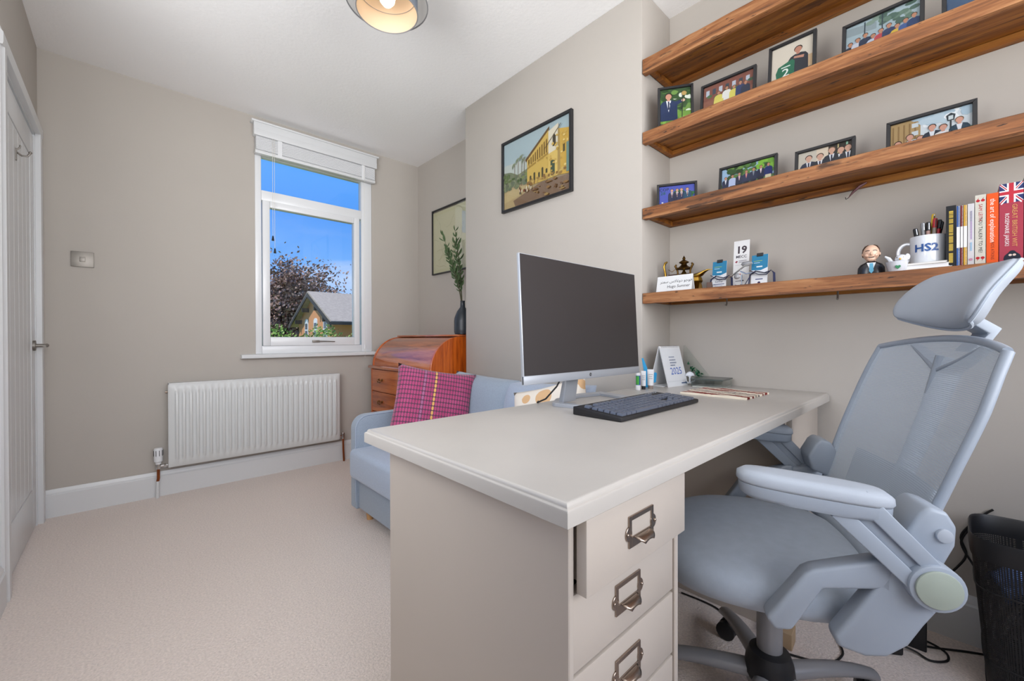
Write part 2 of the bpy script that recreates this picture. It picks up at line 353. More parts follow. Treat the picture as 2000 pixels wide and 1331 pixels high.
# ------------------------------------------------------------------ room shell
XL, XR, XC, YF, YN, H = -.335, 1.921, 1.663, 3.297, -1.10, 2.481
YC0, YC1 = .950, 2.240
T = .12
struct(MB().box(XL-T, XR+T, YN-T, YF+T, -.1, 0).build('floor', 'carpet', smooth=False))
struct(MB().box(XL-T, XR+T, YN-T, YF+T, H, H+.1).build('ceiling', 'ceiling', smooth=False))
WX0, WX1, WZ0, WZ1 = .655, 1.490, .845, 2.36
def wall_with_hole(name, y0, y1, hx0, hx1, hz0, hz1):
    b = MB()
    b.box(XL-T, hx0, y0, y1, 0, H).box(hx1, XR+T, y0, y1, 0, H).box(hx0, hx1, y0, y1, 0, hz0).box(hx0, hx1, y0, y1, hz1, H)
    return struct(b.build(name, 'wall', smooth=False))
wall_with_hole('wall_far', YF, YF+T, WX0, WX1, WZ0, WZ1)
wall_with_hole('wall_near', YN-T, YN, -.30, 1.55, .65, 2.40)
DY0, DY1, DZ = 2.385, 3.210, 2.0
LW0, LW1, LZ0, LZ1 = .15, 1.95, .90, 2.30
b = MB(); b.box(XL-T, XL, YN, LW0, 0, H).box(XL-T, XL, LW1, DY0, 0, H).box(XL-T, XL, LW0, LW1, 0, LZ0).box(XL-T, XL, LW0, LW1, LZ1, H).box(XL-T, XL, DY1, YF, 0, H).box(XL-T, XL, DY0, DY1, DZ, H)
struct(b.build('wall_left', 'wall', smooth=False))
struct(MB().box(XR, XR+T, YN, YF, 0, H).build('wall_right', 'wall', smooth=False))
struct(MB().box(XC, XR, YC0, YC1, 0, H).build('wall_chimney_breast', 'wall', bevel=.004, seg=2))
# added left window for the fill lamp, and an unseen slab blocking the sun
w4 = struct(thing('window_added_left', None, None, (0, 0, 0)))
b = MB()
for a in ((LW0, LW0+.06), (1.02, 1.08), (LW1-.06, LW1)): b.box(XL-.09, XL-.03, a[0], a[1], LZ0, LZ1)
b.box(XL-.09, XL-.03, LW0, LW1, LZ0, LZ0+.06).box(XL-.09, XL-.03, LW0, LW1, LZ1-.06, LZ1); b.build('window_frame', 'upvc', w4)
struct(MB().box(XL-1.5, XL-T, -.3, 2.6, H+.02, H+.12).build('sun_block_slab', 'white_gloss', w4))
# near window frame behind the camera, made up for the second fill lamp
w3 = struct(thing('window_added_near', None, None, (0, 0, 0)))
b = MB()
for a in ((-.30, -.24), (.60, .66), (1.49, 1.55)): b.box(a[0], a[1], YN-.09, YN-.03, .65, 2.40)
b.box(-.30, 1.55, YN-.09, YN-.03, .65, .71).box(-.30, 1.55, YN-.09, YN-.03, 2.34, 2.40)
b.build('window_frame', 'upvc', w3)
# baseboards: moulded profile (depth d, height z)
SKP = [(0, 0), (.018, 0), (.018, .118), (.013, .124), (.013, .132), (.008, .14), (.006, .147), (0, .147)]
def sk_x(name, x0, x1, y, sgn):
    struct(MB().prism([(y+sgn*d, z) for d, z in SKP], x0, x1, 'x').build(name, 'white_gloss'))
def sk_y(name, y0, y1, x, sgn):
    struct(MB().prism([(x+sgn*d, z) for d, z in SKP], y0, y1, 'y').build(name, 'white_gloss'))
sk_x('baseboard_far', XL, XR, YF, -1)
sk_y('baseboard_left', YN, DY0-.075, XL, 1)
sk_y('baseboard_right', YN, YC0, XR, -1)
sk_y('baseboard_chimney', YC0, YC1, XC, -1)
sk_y('baseboard_alcove', YC1, YF-.02, XR, -1)
sk_x('baseboard_near', XL, XR, YN, 1)

# ------------------------------------------------------------------ door in the left wall
t = struct(thing('trim_1', None, None))
CAS = [(0, 0), (.020, 0), (.022, .01), (.022, .045), (.016, .052), (.014, .066), (.008, .072), (0, .072)]
b = MB(); b.prism([(XL+d, DY1+k) for d, k in CAS], 0, DZ+.0005, 'z'); b.build('architrave_side', 'white_gloss', t)
b = MB(); b.prism([(XL+d, DY0-k) for d, k in CAS], 0, DZ+.0005, 'z'); b.build('architrave_side', 'white_gloss', t)
b = MB(); b.prism([(XL+d, DZ+k) for d, k in CAS], DY0-.072, DY1+.072, 'y'); b.build('architrave_head', 'white_gloss', t)
b = MB(); b.box(XL-T, XL, DY0-.001, DY0+.012, 0, DZ).box(XL-T, XL, DY1-.012, DY1, 0, DZ).box(XL-T, XL, DY0, DY1, DZ-.012, DZ); b.build('door_lining', 'white_gloss', t)
dr = struct(thing('door_1', None, None, (XL-.004, DY0+.015, .008)))
dw, dh = DY1-DY0-.03, DZ-.03
MB().box(-.035, -.006, 0, dw, 0, dh).build('leaf_core', 'white_gloss', dr)
b = MB(); b.box(-.006, 0, 0, .10, 0, dh); b.build('stile', 'white_gloss', dr, bevel=.002)
b = MB(); b.box(-.006, 0, dw-.10, dw, 0, dh); b.build('stile', 'white_gloss', dr, bevel=.002)
MB().box(-.006, 0, .10, dw-.10, dh-.12, dh).build('top_rail', 'white_gloss', dr, bevel=.002)
MB().box(-.006, 0, .10, dw-.10, 0, .20).build('bottom_rail', 'white_gloss', dr, bevel=.002)
np_ = 6; pw = (dw-.20)/np_
for i in range(np_): MB().box(-.006, -.0025, .10+i*pw+.002, .10+(i+1)*pw-.002, .203, dh-.123).build('plank', 'white_gloss', dr, bevel=.0015, seg=1)
b = MB(); b.prism([(dw-.055+.026*math.cos(a), .91+.026*math.sin(a)) for a in [2*math.pi*i/20 for i in range(20)]], 0, .009, 'x')
b.tube([(.005, dw-.055, .91), (.05, dw-.055, .91)], .0085, 10)
b.tube([(.045, dw-.048, .91), (.05, dw-.10, .912), (.048, dw-.155, .908)], [.009, .0085, .006], 10)
b.build('door_handle', 'brushed', dr)
hk = thing('coat_hook', 'small brushed metal coat hook on the white plank door', 'hook', (XL-.006, 2.74, 1.72))
b = MB(); b.cbox((.002, 0, .02), (.004, .014, .05)); b.tube([(.003, 0, .03), (.018, 0, .018), (.034, 0, .02), (.042, 0, .035)], .004, 8); b.sph((.042, 0, .037), .006)
b.tube([(.003, 0, .04), (.012, 0, .05), (.014, 0, .062)], .003, 8); b.build('hook_body', 'brushed', hk)
# light switch on the far wall
s = thing('light_switch', 'square-toggle steel light switch plate on the far wall by the door', 'switch', (-.173, YF, 1.39))
MB().box(-.045, .045, -.007, 0, -.042, .042).build('plate', 'brushed', s, bevel=.002); MB().box(-.011, .011, -.012, -.007, -.013, .013).build('rocker', 'brushed', s, bevel=.001)

# ------------------------------------------------------------------ window, sill, blind
wn = struct(thing('window_1', None, None, (0, 0, 0)))
fy0, fy1 = YF+.004, YF+.066
b = MB(); b.box(WX0, WX0+.040, fy0, fy1, WZ0, WZ1).box(WX1-.085, WX1, fy0, fy1, WZ0, WZ1).box(WX0+.04, WX1-.085, fy0, fy1, WZ1-.14, WZ1).box(WX0+.04, WX1-.085, fy0, fy1, WZ0, WZ0+.055).box(WX0+.04, WX1-.085, fy0, fy1, 1.915, 1.985)
b.build('window_frame', 'upvc', wn, bevel=.004)
b = MB(); sx0, sx1, sz0, sz1 = .700, 1.385, .900, 1.915
b.box(sx0, sx0+.045, fy0-.012, fy1-.02, sz0, sz1).box(sx1-.045, sx1, fy0-.012, fy1-.02, sz0, sz1).box(sx0+.045, sx1-.045, fy0-.012, fy1-.02, sz1-.045, sz1).box(sx0+.045, sx1-.045, fy0-.012, fy1-.02, sz0, sz0+.062)
b.build('sash', 'upvc', wn, bevel=.005)
MB().box(sx0+.04, sx1-.04, fy0+.02, fy0+.024, sz0+.05, sz1-.04).build('pane', 'window_glass', wn)
MB().box(WX0+.035, WX1-.08, fy0+.03, fy0+.034, 1.98, WZ1-.13).build('pane', 'window_glass', wn)
b = MB(); b.cbox((1.045, fy0-.018, .930), (.05, .016, .016)); b.tube([(1.05, fy0-.03, .930), (1.10, fy0-.034, .930), (1.18, fy0-.03, .927)], [.008, .007, .005], 8, flat=.6); b.build('window_handle', 'brushed', wn, bevel=.001)
struct(MB().prism([(YF+.01, .815), (YF-.045, .815), (YF-.052, .820), (YF-.052, .836), (YF-.046, .842), (YF+.01, .846)], .565, 1.500, 'x').build('window_sill', 'white_gloss', wn))
bl = thing('venetian_blind', 'white venetian blind drawn up in a bundle under its pelmet', 'blind', (0, 0, 0))
b = MB(); b.box(.642, 1.512, YF-.052, YF-.004, 2.335, 2.424).box(.628, 1.528, YF-.060, YF, 2.424, 2.436).box(.642, 1.512, YF-.056, YF-.050, 2.335, 2.378); b.build('pelmet', 'white_gloss', bl, bevel=.002)
for i in range(16):
    z = 2.330-i*.0056; MB().box(.655, 1.497, YF-.048+.0012*(i % 2), YF-.010, z-.0040, z).build('slat', 'upvc', bl)
MB().box(.650, 1.500, YF-.050, YF-.008, 2.216, 2.238).build('bottom_rail', 'white_gloss', bl, bevel=.003)
for x in (.80, 1.40): MB().box(x-.014, x+.014, YF-.0515, YF-.0495, 2.222, 2.334).build('tape', 'upvc', bl)
for x, z1 in ((.752, 1.63), (.764, 1.545)):
    b = MB().tube([(x, YF-.055, 2.34), (x, YF-.055, z1+.03)], .0012, 5); c = b.build('pull_cord', 'paper', bl)
    MB().lathe([(.003, .034), (.005, .028), (.0085, .004), (.0085, 0)], 10, (x, YF-.055, z1)).build('cord_tassel', 'black_plastic', c)
b = MB().tube([(1.405, YF-.055, 2.34), (1.405, YF-.055, .80)], .0012, 5); c = b.build('pull_cord', 'paper', bl)
MB().lathe([(.004, .03), (.006, .02), (.006, 0)], 10, (1.405, YF-.055, .87)).build('cord_tassel', 'upvc', c)

# ------------------------------------------------------------------ radiator on the far wall
rx0, rx1, rz0, rz1, ry = .183, 1.196, .178, .681, 3.212
rd = thing('radiator', 'white ribbed panel radiator under the window', 'radiator', (rx0, ry, 0))
nr = 29; L = rx1-rx0; mgn = .022; pitch = (L-2*mgn)/nr
us = [0, .010]
for i in range(nr): us += [mgn+pitch*(i+f) for f in (.14, .30, .42, .70, .82, .98)]
us += [L-.010, L]
zs = [rz0, rz0+.008, rz0+.036, rz0+.05, rz0+.066, rz1-.066, rz1-.05, rz1-.036, rz1-.008, rz1]
def rh(u, z):
    if u <= 0 or u >= L or z <= rz0 or z >= rz1: return .006
    f = ((u-mgn)/pitch) % 1 if mgn < u < L-mgn else 0
    k = 1 if .41 < f < .71 else (.25 if (.29 < f < .83) else 0)
    e_ = 1 if rz0+.06 < z < rz1-.06 else (.6 if rz0+.045 < z < rz1-.045 else 0)
    return -.012*k*e_
b = MB(); b.grid(lambda u, v: (us[round(u*(len(us)-1))], rh(us[round(u*(len(us)-1))], zs[round(v*(len(zs)-1))]), zs[round(v*(len(zs)-1))]), len(us)-1, len(zs)-1)
b.build('front_panel', 'radiator_white', rd, ang=60)
MB().box(0, L, .006, .018, rz0, rz1).build('panel_back', 'radiator_white', rd)
MB().box(.03, L-.03, .02, .06, rz0+.03, rz1-.02).build('convector', 'radiator_white', rd)
MB().box(.004, L-.004, .004, .062, rz1-.004, rz1+.003).build('top_grille', 'radiator_white', rd)
for x in (.15, L-.18): MB().box(x, x+.03, .06, YF-ry-.002, .2, .62).build('wall_bracket', 'radiator_white', rd)
b = MB(); b.tube([(.0, .03, .63), (-.012, .03, .63)], .006, 8); b.build('bleed_valve', 'nickel', rd)
v = MB(); v.lathe([(.014, .205), (.014, .215), (.021, .222), (.022, .29), (.019, .30), (.012, .302)], 20, (-.045, .03, 0)); vo = v.build('thermostat_head', 'upvc', rd)
for k in range(9):
    a = 2*math.pi*k/9; MB().tube([(-.045+.0222*math.cos(a), .03+.0222*math.sin(a), .255), (-.045+.0222*math.cos(a), .03+.0222*math.sin(a), .288)], .0015, 5).build('slot', 'black_plastic', vo)
b = MB(); b.lathe([(.011, .175), (.013, .18), (.013, .205)], 12, (-.045, .03, 0)); b.tube([(-.045, .03, .19), (0, .03, .19)], .009, 10); b.tube([(-.02, .03, .19), (-.010, .03, .19)], .013, 6); b.build('valve_body', 'chrome', rd)
b = MB(); b.tube([(-.045, .03, .18), (-.045, .032, .12), (-.048, .036, .10)], .0075, 8); b.build('supply_pipe', 'copper', rd)
b = MB(); b.tube([(-.048, .036, .102), (-.049, .04, 0.0)], .0085, 8); b.build('pipe_sleeve', 'white_gloss', rd)
b = MB(); b.tube([(L+.03, .03, .20), (L, .03, .20)], .009, 10); b.lathe([(.011, .175), (.011, .215), (.009, .222)], 12, (L+.032, .03, 0)); b.build('lockshield_valve', 'chrome', rd)
b = MB(); b.tube([(L+.032, .03, .18), (L+.034, .032, .10), (L+.04, .036, .0)], .0075, 8); b.build('return_pipe', 'copper', rd)

# ------------------------------------------------------------------ pendant lamp
pl = thing('pendant_lamp', 'two-tier drum pendant lamp with a lit bulb hanging from the ceiling', 'lamp', (.733, 1.478, -.012))
b = MB(); n = 48
def ringwall(b, r, z0, z1, th):
    b.loft([[(r*math.cos(2*math.pi*k/n), r*math.sin(2*math.pi*k/n), z) for k in range(n)] for r, z in ((r, z0), (r, z1))], False)
ringwall(b, .112, 2.20, 2.36, 0); b.build('drum_outside', 'shade_outer', pl)
b = MB(); ringwall(b, .1105, 2.20, 2.36, 0); b.build('drum_lining', 'shade_inner', pl)
b = MB(); ringwall(b, .150, 2.235, 2.38, 0); b.build('sheer_drum', 'organza', pl)
def hoop(b, r, z, th): b.tube([(r*math.cos(2*math.pi*k/n), r*math.sin(2*math.pi*k/n), z) for k in range(n)], th, 6, closed=True)
b = MB(); hoop(b, .112, 2.20, .0022); hoop(b, .112, 2.36, .0022); hoop(b, .150, 2.235, .0025); hoop(b, .150, 2.38, .0025); hoop(b, .1085, 2.275, .0008)
for a in (0, 2.09, 4.19): b.tube([(.018*math.cos(a), .018*math.sin(a), 2.365), (.150*math.cos(a), .150*math.sin(a), 2.38)], .0022, 6)
b.build('wire_hoops', 'chair_grey', pl)
MB().lathe([(.020, 2.30), (.020, 2.37), (.012, 2.385), (.004, 2.40)], 20).build('lamp_holder', 'upvc', pl)
MB().lathe([(.004, 2.222), (.016, 2.225), (.027, 2.239), (.030, 2.255), (.026, 2.275), (.015, 2.292), (.013, 2.306)], 24).build('bulb', 'bulb', pl)
MB().tube([(0, 0, 2.39), (0, 0, H-.02)], .003, 8).build('flex', 'upvc', pl)
MB().lathe([(.012, H-.033), (.04, H-.008), (.048, H+.012)], 28).build('ceiling_rose', 'upvc', pl)

# ------------------------------------------------------------------ shelves in the alcove
SY0, SY1 = YN+.02, YC0-.004
def shelf(label, z0, z1):
    t = thing('wall_shelf', label, 'shelf', (0, 0, 0), 0, 'rustic wooden alcove shelves')
    rnd = random.Random(int(z0*1000))
    # fascia with slightly worn, wavy edges
    ny = 60; b = MB(); rings = []
    for i in range(ny+1):
        y = SY0+(SY1-SY0)*i/ny; a, c, d = (rnd.uniform(-.0009, .0009) for _ in range(3))
        rings.append([(1.663+a, y, z0+c), (1.690, y, z0), (1.690, y, z1), (1.6655+a, y, z1+d*.4), (1.663+a, y, z1-.002+d*.4)])
    b.loft(rings); b.build('fascia_board', SHELF, t, ang=50)
    p0 = z1-.017
    MB().box(1.690, 1.795, SY0, SY1, p0-.009, z1-.001).build('plank', UNDER, t, bevel=.0015, seg=1)
    MB().box(1.798, 1.920, SY0, SY1, p0+.003, z1-.001).build('plank', UNDER, t, bevel=.0015, seg=1)
    MB().box(1.897, 1.920, SY0, SY1, p0-.022, p0+.001).build('wall_batten', UNDER, t, bevel=.001, seg=1)
    MB().box(1.692, 1.897, SY1-.022, SY1, p0-.022, p0).build('end_batten', UNDER, t, bevel=.001, seg=1)
    return t
Z1, Z2, Z3, Z4 = 2.168, 1.850, 1.517, 1.146
shelf('topmost reclaimed wood shelf in the alcove, holding nothing in view', 2.105, Z1)
shelf('second reclaimed wood shelf from the top, holding five framed photographs', 1.800, Z2)
shelf('third reclaimed wood shelf from the top, holding four framed photographs', 1.470, Z3)
s4 = shelf('lowest reclaimed wood shelf, holding the mug, books and ornaments', 1.100, Z4)
for y in (.640, .283):
    b = MB(); b.tube([(1.78, y, 1.128), (1.78, y, 1.088), (1.774, y, 1.080), (1.765, y, 1.082)], .0028, 8); b.build('cup_hook', 'brushed', s4)
ck = thing('spring_clip', 'small purple-brown clip pinned under the third shelf at the wall', 'clip', (1.888, .245, 1.476))
b = MB(); b.tube([(0, -.024, .012), (0, -.006, .004), (-.002, .012, -.012), (-.002, .026, -.030)], [.005, .009, .007, .002], 8, flat=.6); b.build('clip_body', mat('clip_purple', '6b4a4e', .4, metal=.4), ck)
MB().tube([(0, .024, -.028), (-.004, .032, -.034), (0, .034, -.026)], .0015, 6).build('wire_loop', 'black_plastic', ck)

# ------------------------------------------------------------------ desk: top and two pedestals
DT = .743
dk = thing('desk', 'long cream painted desk top running out from the alcove wall', 'desk', (0, 0, 0))
DX0, DX1, DYa, DYb = .398, 1.917, .328, .925
def rect_ring(x0, x1, y0, y1, z): return [(x0, y0, z), (x1, y0, z), (x1, y1, z), (x0, y1, z)]
b = MB(); b.loft([rect_ring(DX0, DX1, DYa, DYb, .713), rect_ring(DX0, DX1, DYa, DYb, .733), rect_ring(DX0+.001, DX1, DYa+.001, DYb-.001, .7355), rect_ring(DX0+.004, DX1, DYa+.004, DYb-.004, .7365),
       rect_ring(DX0+.0045, DX1, DYa+.0045, DYb-.0045, .739), rect_ring(DX0+.007, DX1, DYa+.007, DYb-.007, .7425), rect_ring(DX0+.010, DX1, DYa+.010, DYb-.010, DT)])
b.build('worktop', 'cream_top', dk, bevel=.0008, seg=1, ang=25)
tag(MB().box(.775, 1.530, .845, .862, .0, .712).build('desk_back_panel', mat('panel_bounce', 'cfc2ae', .6)), 'plain cream panel closing the back of the knee space under the desk', 'panel')  # tan tint: warm bounce from the carpet put into the cream panel's colour
pd = thing('drawer_pedestal', 'cream drawer pedestal with metal card-holder pulls under the near end of the desk', 'cabinet', (.437, .358, 0))
pw_, pdp = .320, .520
b = MB(); b.box(0, .011, 0, pdp, 0, .7125); b.build('side_panel', 'cream', pd, bevel=.0015, seg=1)
b = MB(); b.box(pw_-.013, pw_, 0, pdp, 0, .7125); b.build('side_panel', 'cream', pd, bevel=.0015, seg=1)
MB().box(.011, pw_-.013, pdp-.012, pdp, 0, .7125).build('back_panel', 'cream', pd)
MB().box(.011, pw_-.013, .025, pdp-.012, .695, .7125).build('top_panel', 'cream', pd)
MB().box(.011, pw_-.013, .006, pdp-.012, 0, .055).build('plinth', 'cream', pd, bevel=.001, seg=1)
MB().box(.0115, pw_-.0135, .035, .05, .056, .694).build('gap_shade_sheet', 'gap_shade', pd)  # dark sheet behind the drawer fronts, shade of the gaps given as colour
def pull(par, x, y, z):
    h = bpy.data.objects.new('card_holder_pull', None)
    b = MB()
    hw, hh = .036, .024; y0 = y-.003
    def ringbox(x0, x1, z0, z1): b.box(x0, x1, y0, y+.0005, z0, z1)
    ringbox(x-hw, x-hw+.007, z-hh, z+hh); ringbox(x+hw-.007, x+hw, z-hh, z+hh); ringbox(x-hw+.007, x+hw-.007, z+hh-.007, z+hh); ringbox(x-hw+.007, x+hw-.007, z-hh, z-hh+.016)
    for sx in (-1, 1):
        b.prism([(x+sx*hw+.0085*math.cos(a), z-.002+.011*math.sin(a)) for a in [2*math.pi*i/14 for i in range(14)]], y0+.0004, y+.0005, 'y')
        b.sph((x+sx*(hw+.004), y0, z-.002), (.003, .002, .003), 8, 6)
    o = b.build('card_holder_pull', 'nickel', par, bevel=.0005, seg=1)
    b = MB()   # cupped finger lip
    b.grid(lambda u, v: (x+(u-.5)*.046*(1-.45*v*v), y0-.013*math.sin(v*1.5), z-hh+.015-.007*(1-math.cos(v*1.5))-.003*(2*u-1)**2*v), 10, 6)
    b.build('finger_lip', 'nickel', o, solid=.0015)
    MB().box(x-hw+.006, x+hw-.006, y-.0008, y+.0002, z-hh+.01, z+hh-.006).build('card', 'cream', o)
zz = [(.600, .706), (.484, .594), (.366, .478), (.248, .360), (.060, .242)]
for i, (a, c) in enumerate(zz):
    oy = -.020 if i == 0 else .003
    d = MB().box(.0125, pw_-.0150, oy, oy+.018, a, c).build('drawer_front', 'cream', pd, bevel=.002)
    if i == 0: MB().box(.022, pw_-.025, oy+.017, .30, a+.012, c-.012).build('drawer_box', 'cream', d)
    pull(d, .150, oy, (a+c)/2+.004)
pr = thing('plain_pedestal', 'plain cream pedestal at the wall end of the desk, behind the chair', 'cabinet', (1.535, .360, 0))
b = MB(); b.box(0, .36, .016, .50, 0, .7125); b.build('carcass', 'cream', pr, bevel=.0015, seg=1)
MB().box(.012, .357, 0, .016, .055, .709).build('front_panel', 'cream', pr, bevel=.002)

# ------------------------------------------------------------------ monitor
mn = thing('monitor', 'large flat monitor with dark screen and silver chin on the desk', 'monitor', (1.050, .775, DT))
mw, mh, mz = .574, .352, .083; tl = R(-3)
TM = Matrix.Translation((0, 0, mz)) @ Matrix.Rotation(tl, 4, 'X')
MB().box(-mw/2, mw/2, 0, .010, 0, mh).xf(TM).build('casing', 'silver_plastic', mn, bevel=.002)
MB().box(-mw/2+.0025, mw/2-.0025, -.0012, .002, .024, mh-.0025).xf(TM).build('screen', 'screen', mn)
b = MB().box(-mw/2, mw/2, -.0016, .006, 0, .0235).xf(TM); ch = b.build('chin', 'silver_plastic', mn, bevel=.001)
b = MB(); b.prism([(.0052*math.cos(a), .0118+.0052*math.sin(a)) for a in [2*math.pi*i/20 for i in range(20)]], -.0022, -.0015, 'y'); b.xf(TM).build('maker_badge', 'black_plastic', ch)
tb = text_mb('hp', .0085); tb.xf(TM @ Matrix.Translation((0, -.0024, .0122)) @ Matrix.Rotation(R(90), 4, 'X') @ Matrix.Shear('XZ', 4, (0, 0))); tb.build('badge_letters', 'silver_plastic', ch, smooth=False)
MB().box(-mw*.32, mw*.32, .010, .034, .04, mh*.72).xf(TM).build('back_hump', 'silver_plastic', mn, bevel=.01, seg=3)
b = MB(); b.loft([[(x-.034, y, z) for x, y, z in r] for r in ([(-.03, .030, .16), (.03, .030, .16), (.03, .044, .16), (-.03, .044, .16)], [(-.03, .042, .08), (.03, .042, .08), (.03, .057, .08), (-.03, .057, .08)], [(-.03, .054, .008), (.03, .054, .008), (.03, .074, .008), (-.03, .074, .008)])])
b.build('stand_neck', 'silver_plastic', mn, bevel=.002)
o_ = [(-.098, .070), (-.104, .055), (-.082, -.040), (.06, -.052), (.20, -.02), (.225, .12), (.10, .145), (-.03, .115)]
i_ = [(-.060, .060), (-.064, .050), (-.050, -.020), (.058, -.030), (.172, -.003), (.192, .10), (.09, .118), (-.018, .090)]
b = MB(); n_ = len(o_)
vs = [(x, y, 0) for x, y in o_]+[(x, y, 0) for x, y in i_]+[(x, y, .011) for x, y in o_]+[(x, y, .009) for x, y in i_]; fs = []
for k in range(n_):
    j = (k+1) % n_; fs += [(k, n_+k, n_+j, j), (2*n_+k, 2*n_+j, 3*n_+j, 3*n_+k), (k, j, 2*n_+j, 2*n_+k), (n_+j, n_+k, 3*n_+k, 3*n_+j)]
b.add(vs, fs); b.build('stand_loop', 'silver_plastic', mn, bevel=.001, seg=1)
b = MB(); b.tube([(-.07, .040, .12), (-.075, .044, .10), (-.09, .058, .06), (-.105, .09, .02), (-.10, .130, .004), (-.08, .145, .004)], .0025, 6); b.build('signal_cable', 'black_rubber', mn)
MB().cbox((-.070, .042, .098), (.022, .012, .03)).build('cable_plug', 'black_plastic', mn, bevel=.002)

# ------------------------------------------------------------------ keyboard
kb = thing('keyboard', 'black full-size keyboard lying in front of the monitor', 'keyboard', (1.107, .636, DT), R(.5))
kw, kd = .446, .150
b = MB(); b.prism([(-kd/2, .003), (-kd/2+.004, .001), (kd/2, .001), (kd/2, .022), (kd/2-.004, .023), (-kd/2+.004, .013), (-kd/2, .012)], -kw/2, kw/2, 'x'); b.build('body', 'kb_body', kb, bevel=.0015)
sl = math.atan2(.010, kd-.008)
keyc = {}
def key(x0, wd, row, rowh=1.0):
    """x0, wd in key units of 18.6 mm; row 0 = nearest"""
    U = .0186
    nm = (round(wd, 2), rowh)
    if nm not in keyc:
        a, c = wd*U/2-.0015, rowh*U/2-.0015
        keyc[nm] = MB().loft([rect_ring(-a, a, -c, c, 0), rect_ring(-a+.0006, a-.0006, -c+.0006, c-.0006, .0055), rect_ring(-a+.0020, a-.0020, -c+.0020, c-.0020, .0072)]).build('key', 'key_plastic', kb)
        o = keyc[nm]
    else: o = dup(keyc[nm], kb)
    yy = -kd/2+.0145+(row+(rowh-1)/2)*U+(.006 if row == 5 else 0)
    o.location = (-kw/2+.010+(x0+wd/2)*U, yy, .0125+(yy+kd/2)*math.tan(sl)); o.rotation_euler = (sl, 0, 0)
rows = [[(0, 1.25), (1.25, 1.25), (2.5, 1.25), (3.75, 6.25), (10, 1.25), (11.25, 1.25), (12.5, 1.25), (13.75, 1.25)],
        [(0, 2.25)]+[(2.25+i, 1) for i in range(10)]+[(12.25, 2.75)], [(0, 1.75)]+[(1.75+i, 1) for i in range(11)]+[(12.75, 2.25)],
        [(0, 1.5)]+[(1.5+i, 1) for i in range(12)]+[(13.5, 1.5)], [(i, 1) for i in range(13)]+[(13, 2)], [(0, 1)]+[(2+i, 1) for i in range(4)]+[(6.5+i, 1) for i in range(4)]+[(11+i, 1) for i in range(4)]]
for r_, row in enumerate(rows):
    for x0, wd in row: key(x0, wd, r_)
for r_, xs in ((0, (15.25, 16.25, 17.25)), (1, (16.25,)), (3, (15.25, 16.25, 17.25)), (4, (15.25, 16.25, 17.25)), (5, (15.25, 16.25, 17.25))):
    for x0 in xs: key(x0, 1, r_)
for r_ in range(5):
    for c_ in range(4):
        if c_ == 3 and r_ in (0, 2): key(18.5+3, 1, r_, 2.0)
        elif c_ == 3 and r_ in (1, 3): continue
        elif r_ == 0 and c_ == 0: key(18.5, 2, 0)
        elif r_ == 0 and c_ == 1: continue
        else: key(18.5+c_, 1, r_)
b = MB()
for i in range(5): b.box(-kw/2+.365+i*.015, -kw/2+.373+i*.015, kd/2-.0145, kd/2-.0115, .0215, .0233)
b.build('indicator_strip', 'key_legend', kb, smooth=False)['kind'] = 'stuff'

# ------------------------------------------------------------------ woven mat
def woven():
    m = bpy.data.materials.new('woven_mat'); m.use_nodes = True; t = m.node_tree; b = t.nodes['Principled BSDF']; b.inputs['Roughness'].default_value = .95
    tcn = N(t, 'ShaderNodeTexCoord'); sp = N(t, 'ShaderNodeSeparateXYZ'); t.links.new(tcn.outputs['Object'], sp.inputs[0])
    nz = N(t, 'ShaderNodeTexNoise'); nz.inputs['Scale'].default_value = 90; t.links.new(tcn.outputs['Object'], nz.inputs[0])
    ma = N(t, 'ShaderNodeMath', operation='MULTIPLY_ADD'); ma.inputs[1].default_value = .016; t.links.new(nz.outputs[0], ma.inputs[0]); t.links.new(sp.outputs['X'], ma.inputs[2])
    k = N(t, 'ShaderNodeMath', operation='MULTIPLY_ADD'); k.inputs[1].default_value = 4.4; k.inputs[2].default_value = .5; t.links.new(ma.outputs[0], k.inputs[0])
    rp = N(t, 'ShaderNodeValToRGB'); rp.color_ramp.interpolation = 'CONSTANT'; el = rp.color_ramp.elements
    el[0].position = 0; el[0].color = lin('e9dfcd'); el[1].position = .10; el[1].color = lin('7a2620')
    for p, c in ((.20, 'e9dfcd'), (.27, '6d211e'), (.33, 'e5dac8'), (.45, '33333c'), (.49, 'd9c9b8'), (.56, '33333c'), (.60, 'e5dac8'), (.70, '7a2620'), (.80, 'e9dfcd'), (.86, '812a22'), (.95, 'e9dfcd')):
        q = el.new(p); q.color = lin(c)
    t.links.new(k.outputs[0], rp.inputs[0]); t.links.new(rp.outputs[0], b.inputs['Base Color'])
    n2 = N(t, 'ShaderNodeTexNoise'); n2.inputs['Scale'].default_value = 400; t.links.new(tcn.outputs['Object'], n2.inputs[0]); bp = N(t, 'ShaderNodeBump'); bp.inputs['Strength'].default_value = .6; bp.inputs['Distance'].default_value = .003
    t.links.new(n2.outputs[0], bp.inputs['Height']); t.links.new(bp.outputs[0], b.inputs['Normal']); return m
mt = thing('woven_mat', 'small red, white and black woven mat on the desk beside the keyboard', 'mat', (1.612, .590, DT), R(-1))
b = MB(); nn = 24
def matf(u, v, top):
    x = (u-.5)*.215; y = (v-.5)*.228; wz = .0022*math.sin(u*9+v*4)*math.sin(v*7)+.0022
    return (x+.002*math.sin(v*20), y+.002*math.sin(u*17), (wz+.005) if top else .0003)
for top in (1, 0): b.grid(lambda u, v: matf(u, v, top), nn, nn)
N0 = (nn+1)**2
edge = [i for i in range(nn)]+[nn+(nn+1)*j for j in range(nn)]+[nn*(nn+1)+nn-i for i in range(nn)]+[(nn+1)*(nn-j) for j in range(nn)]
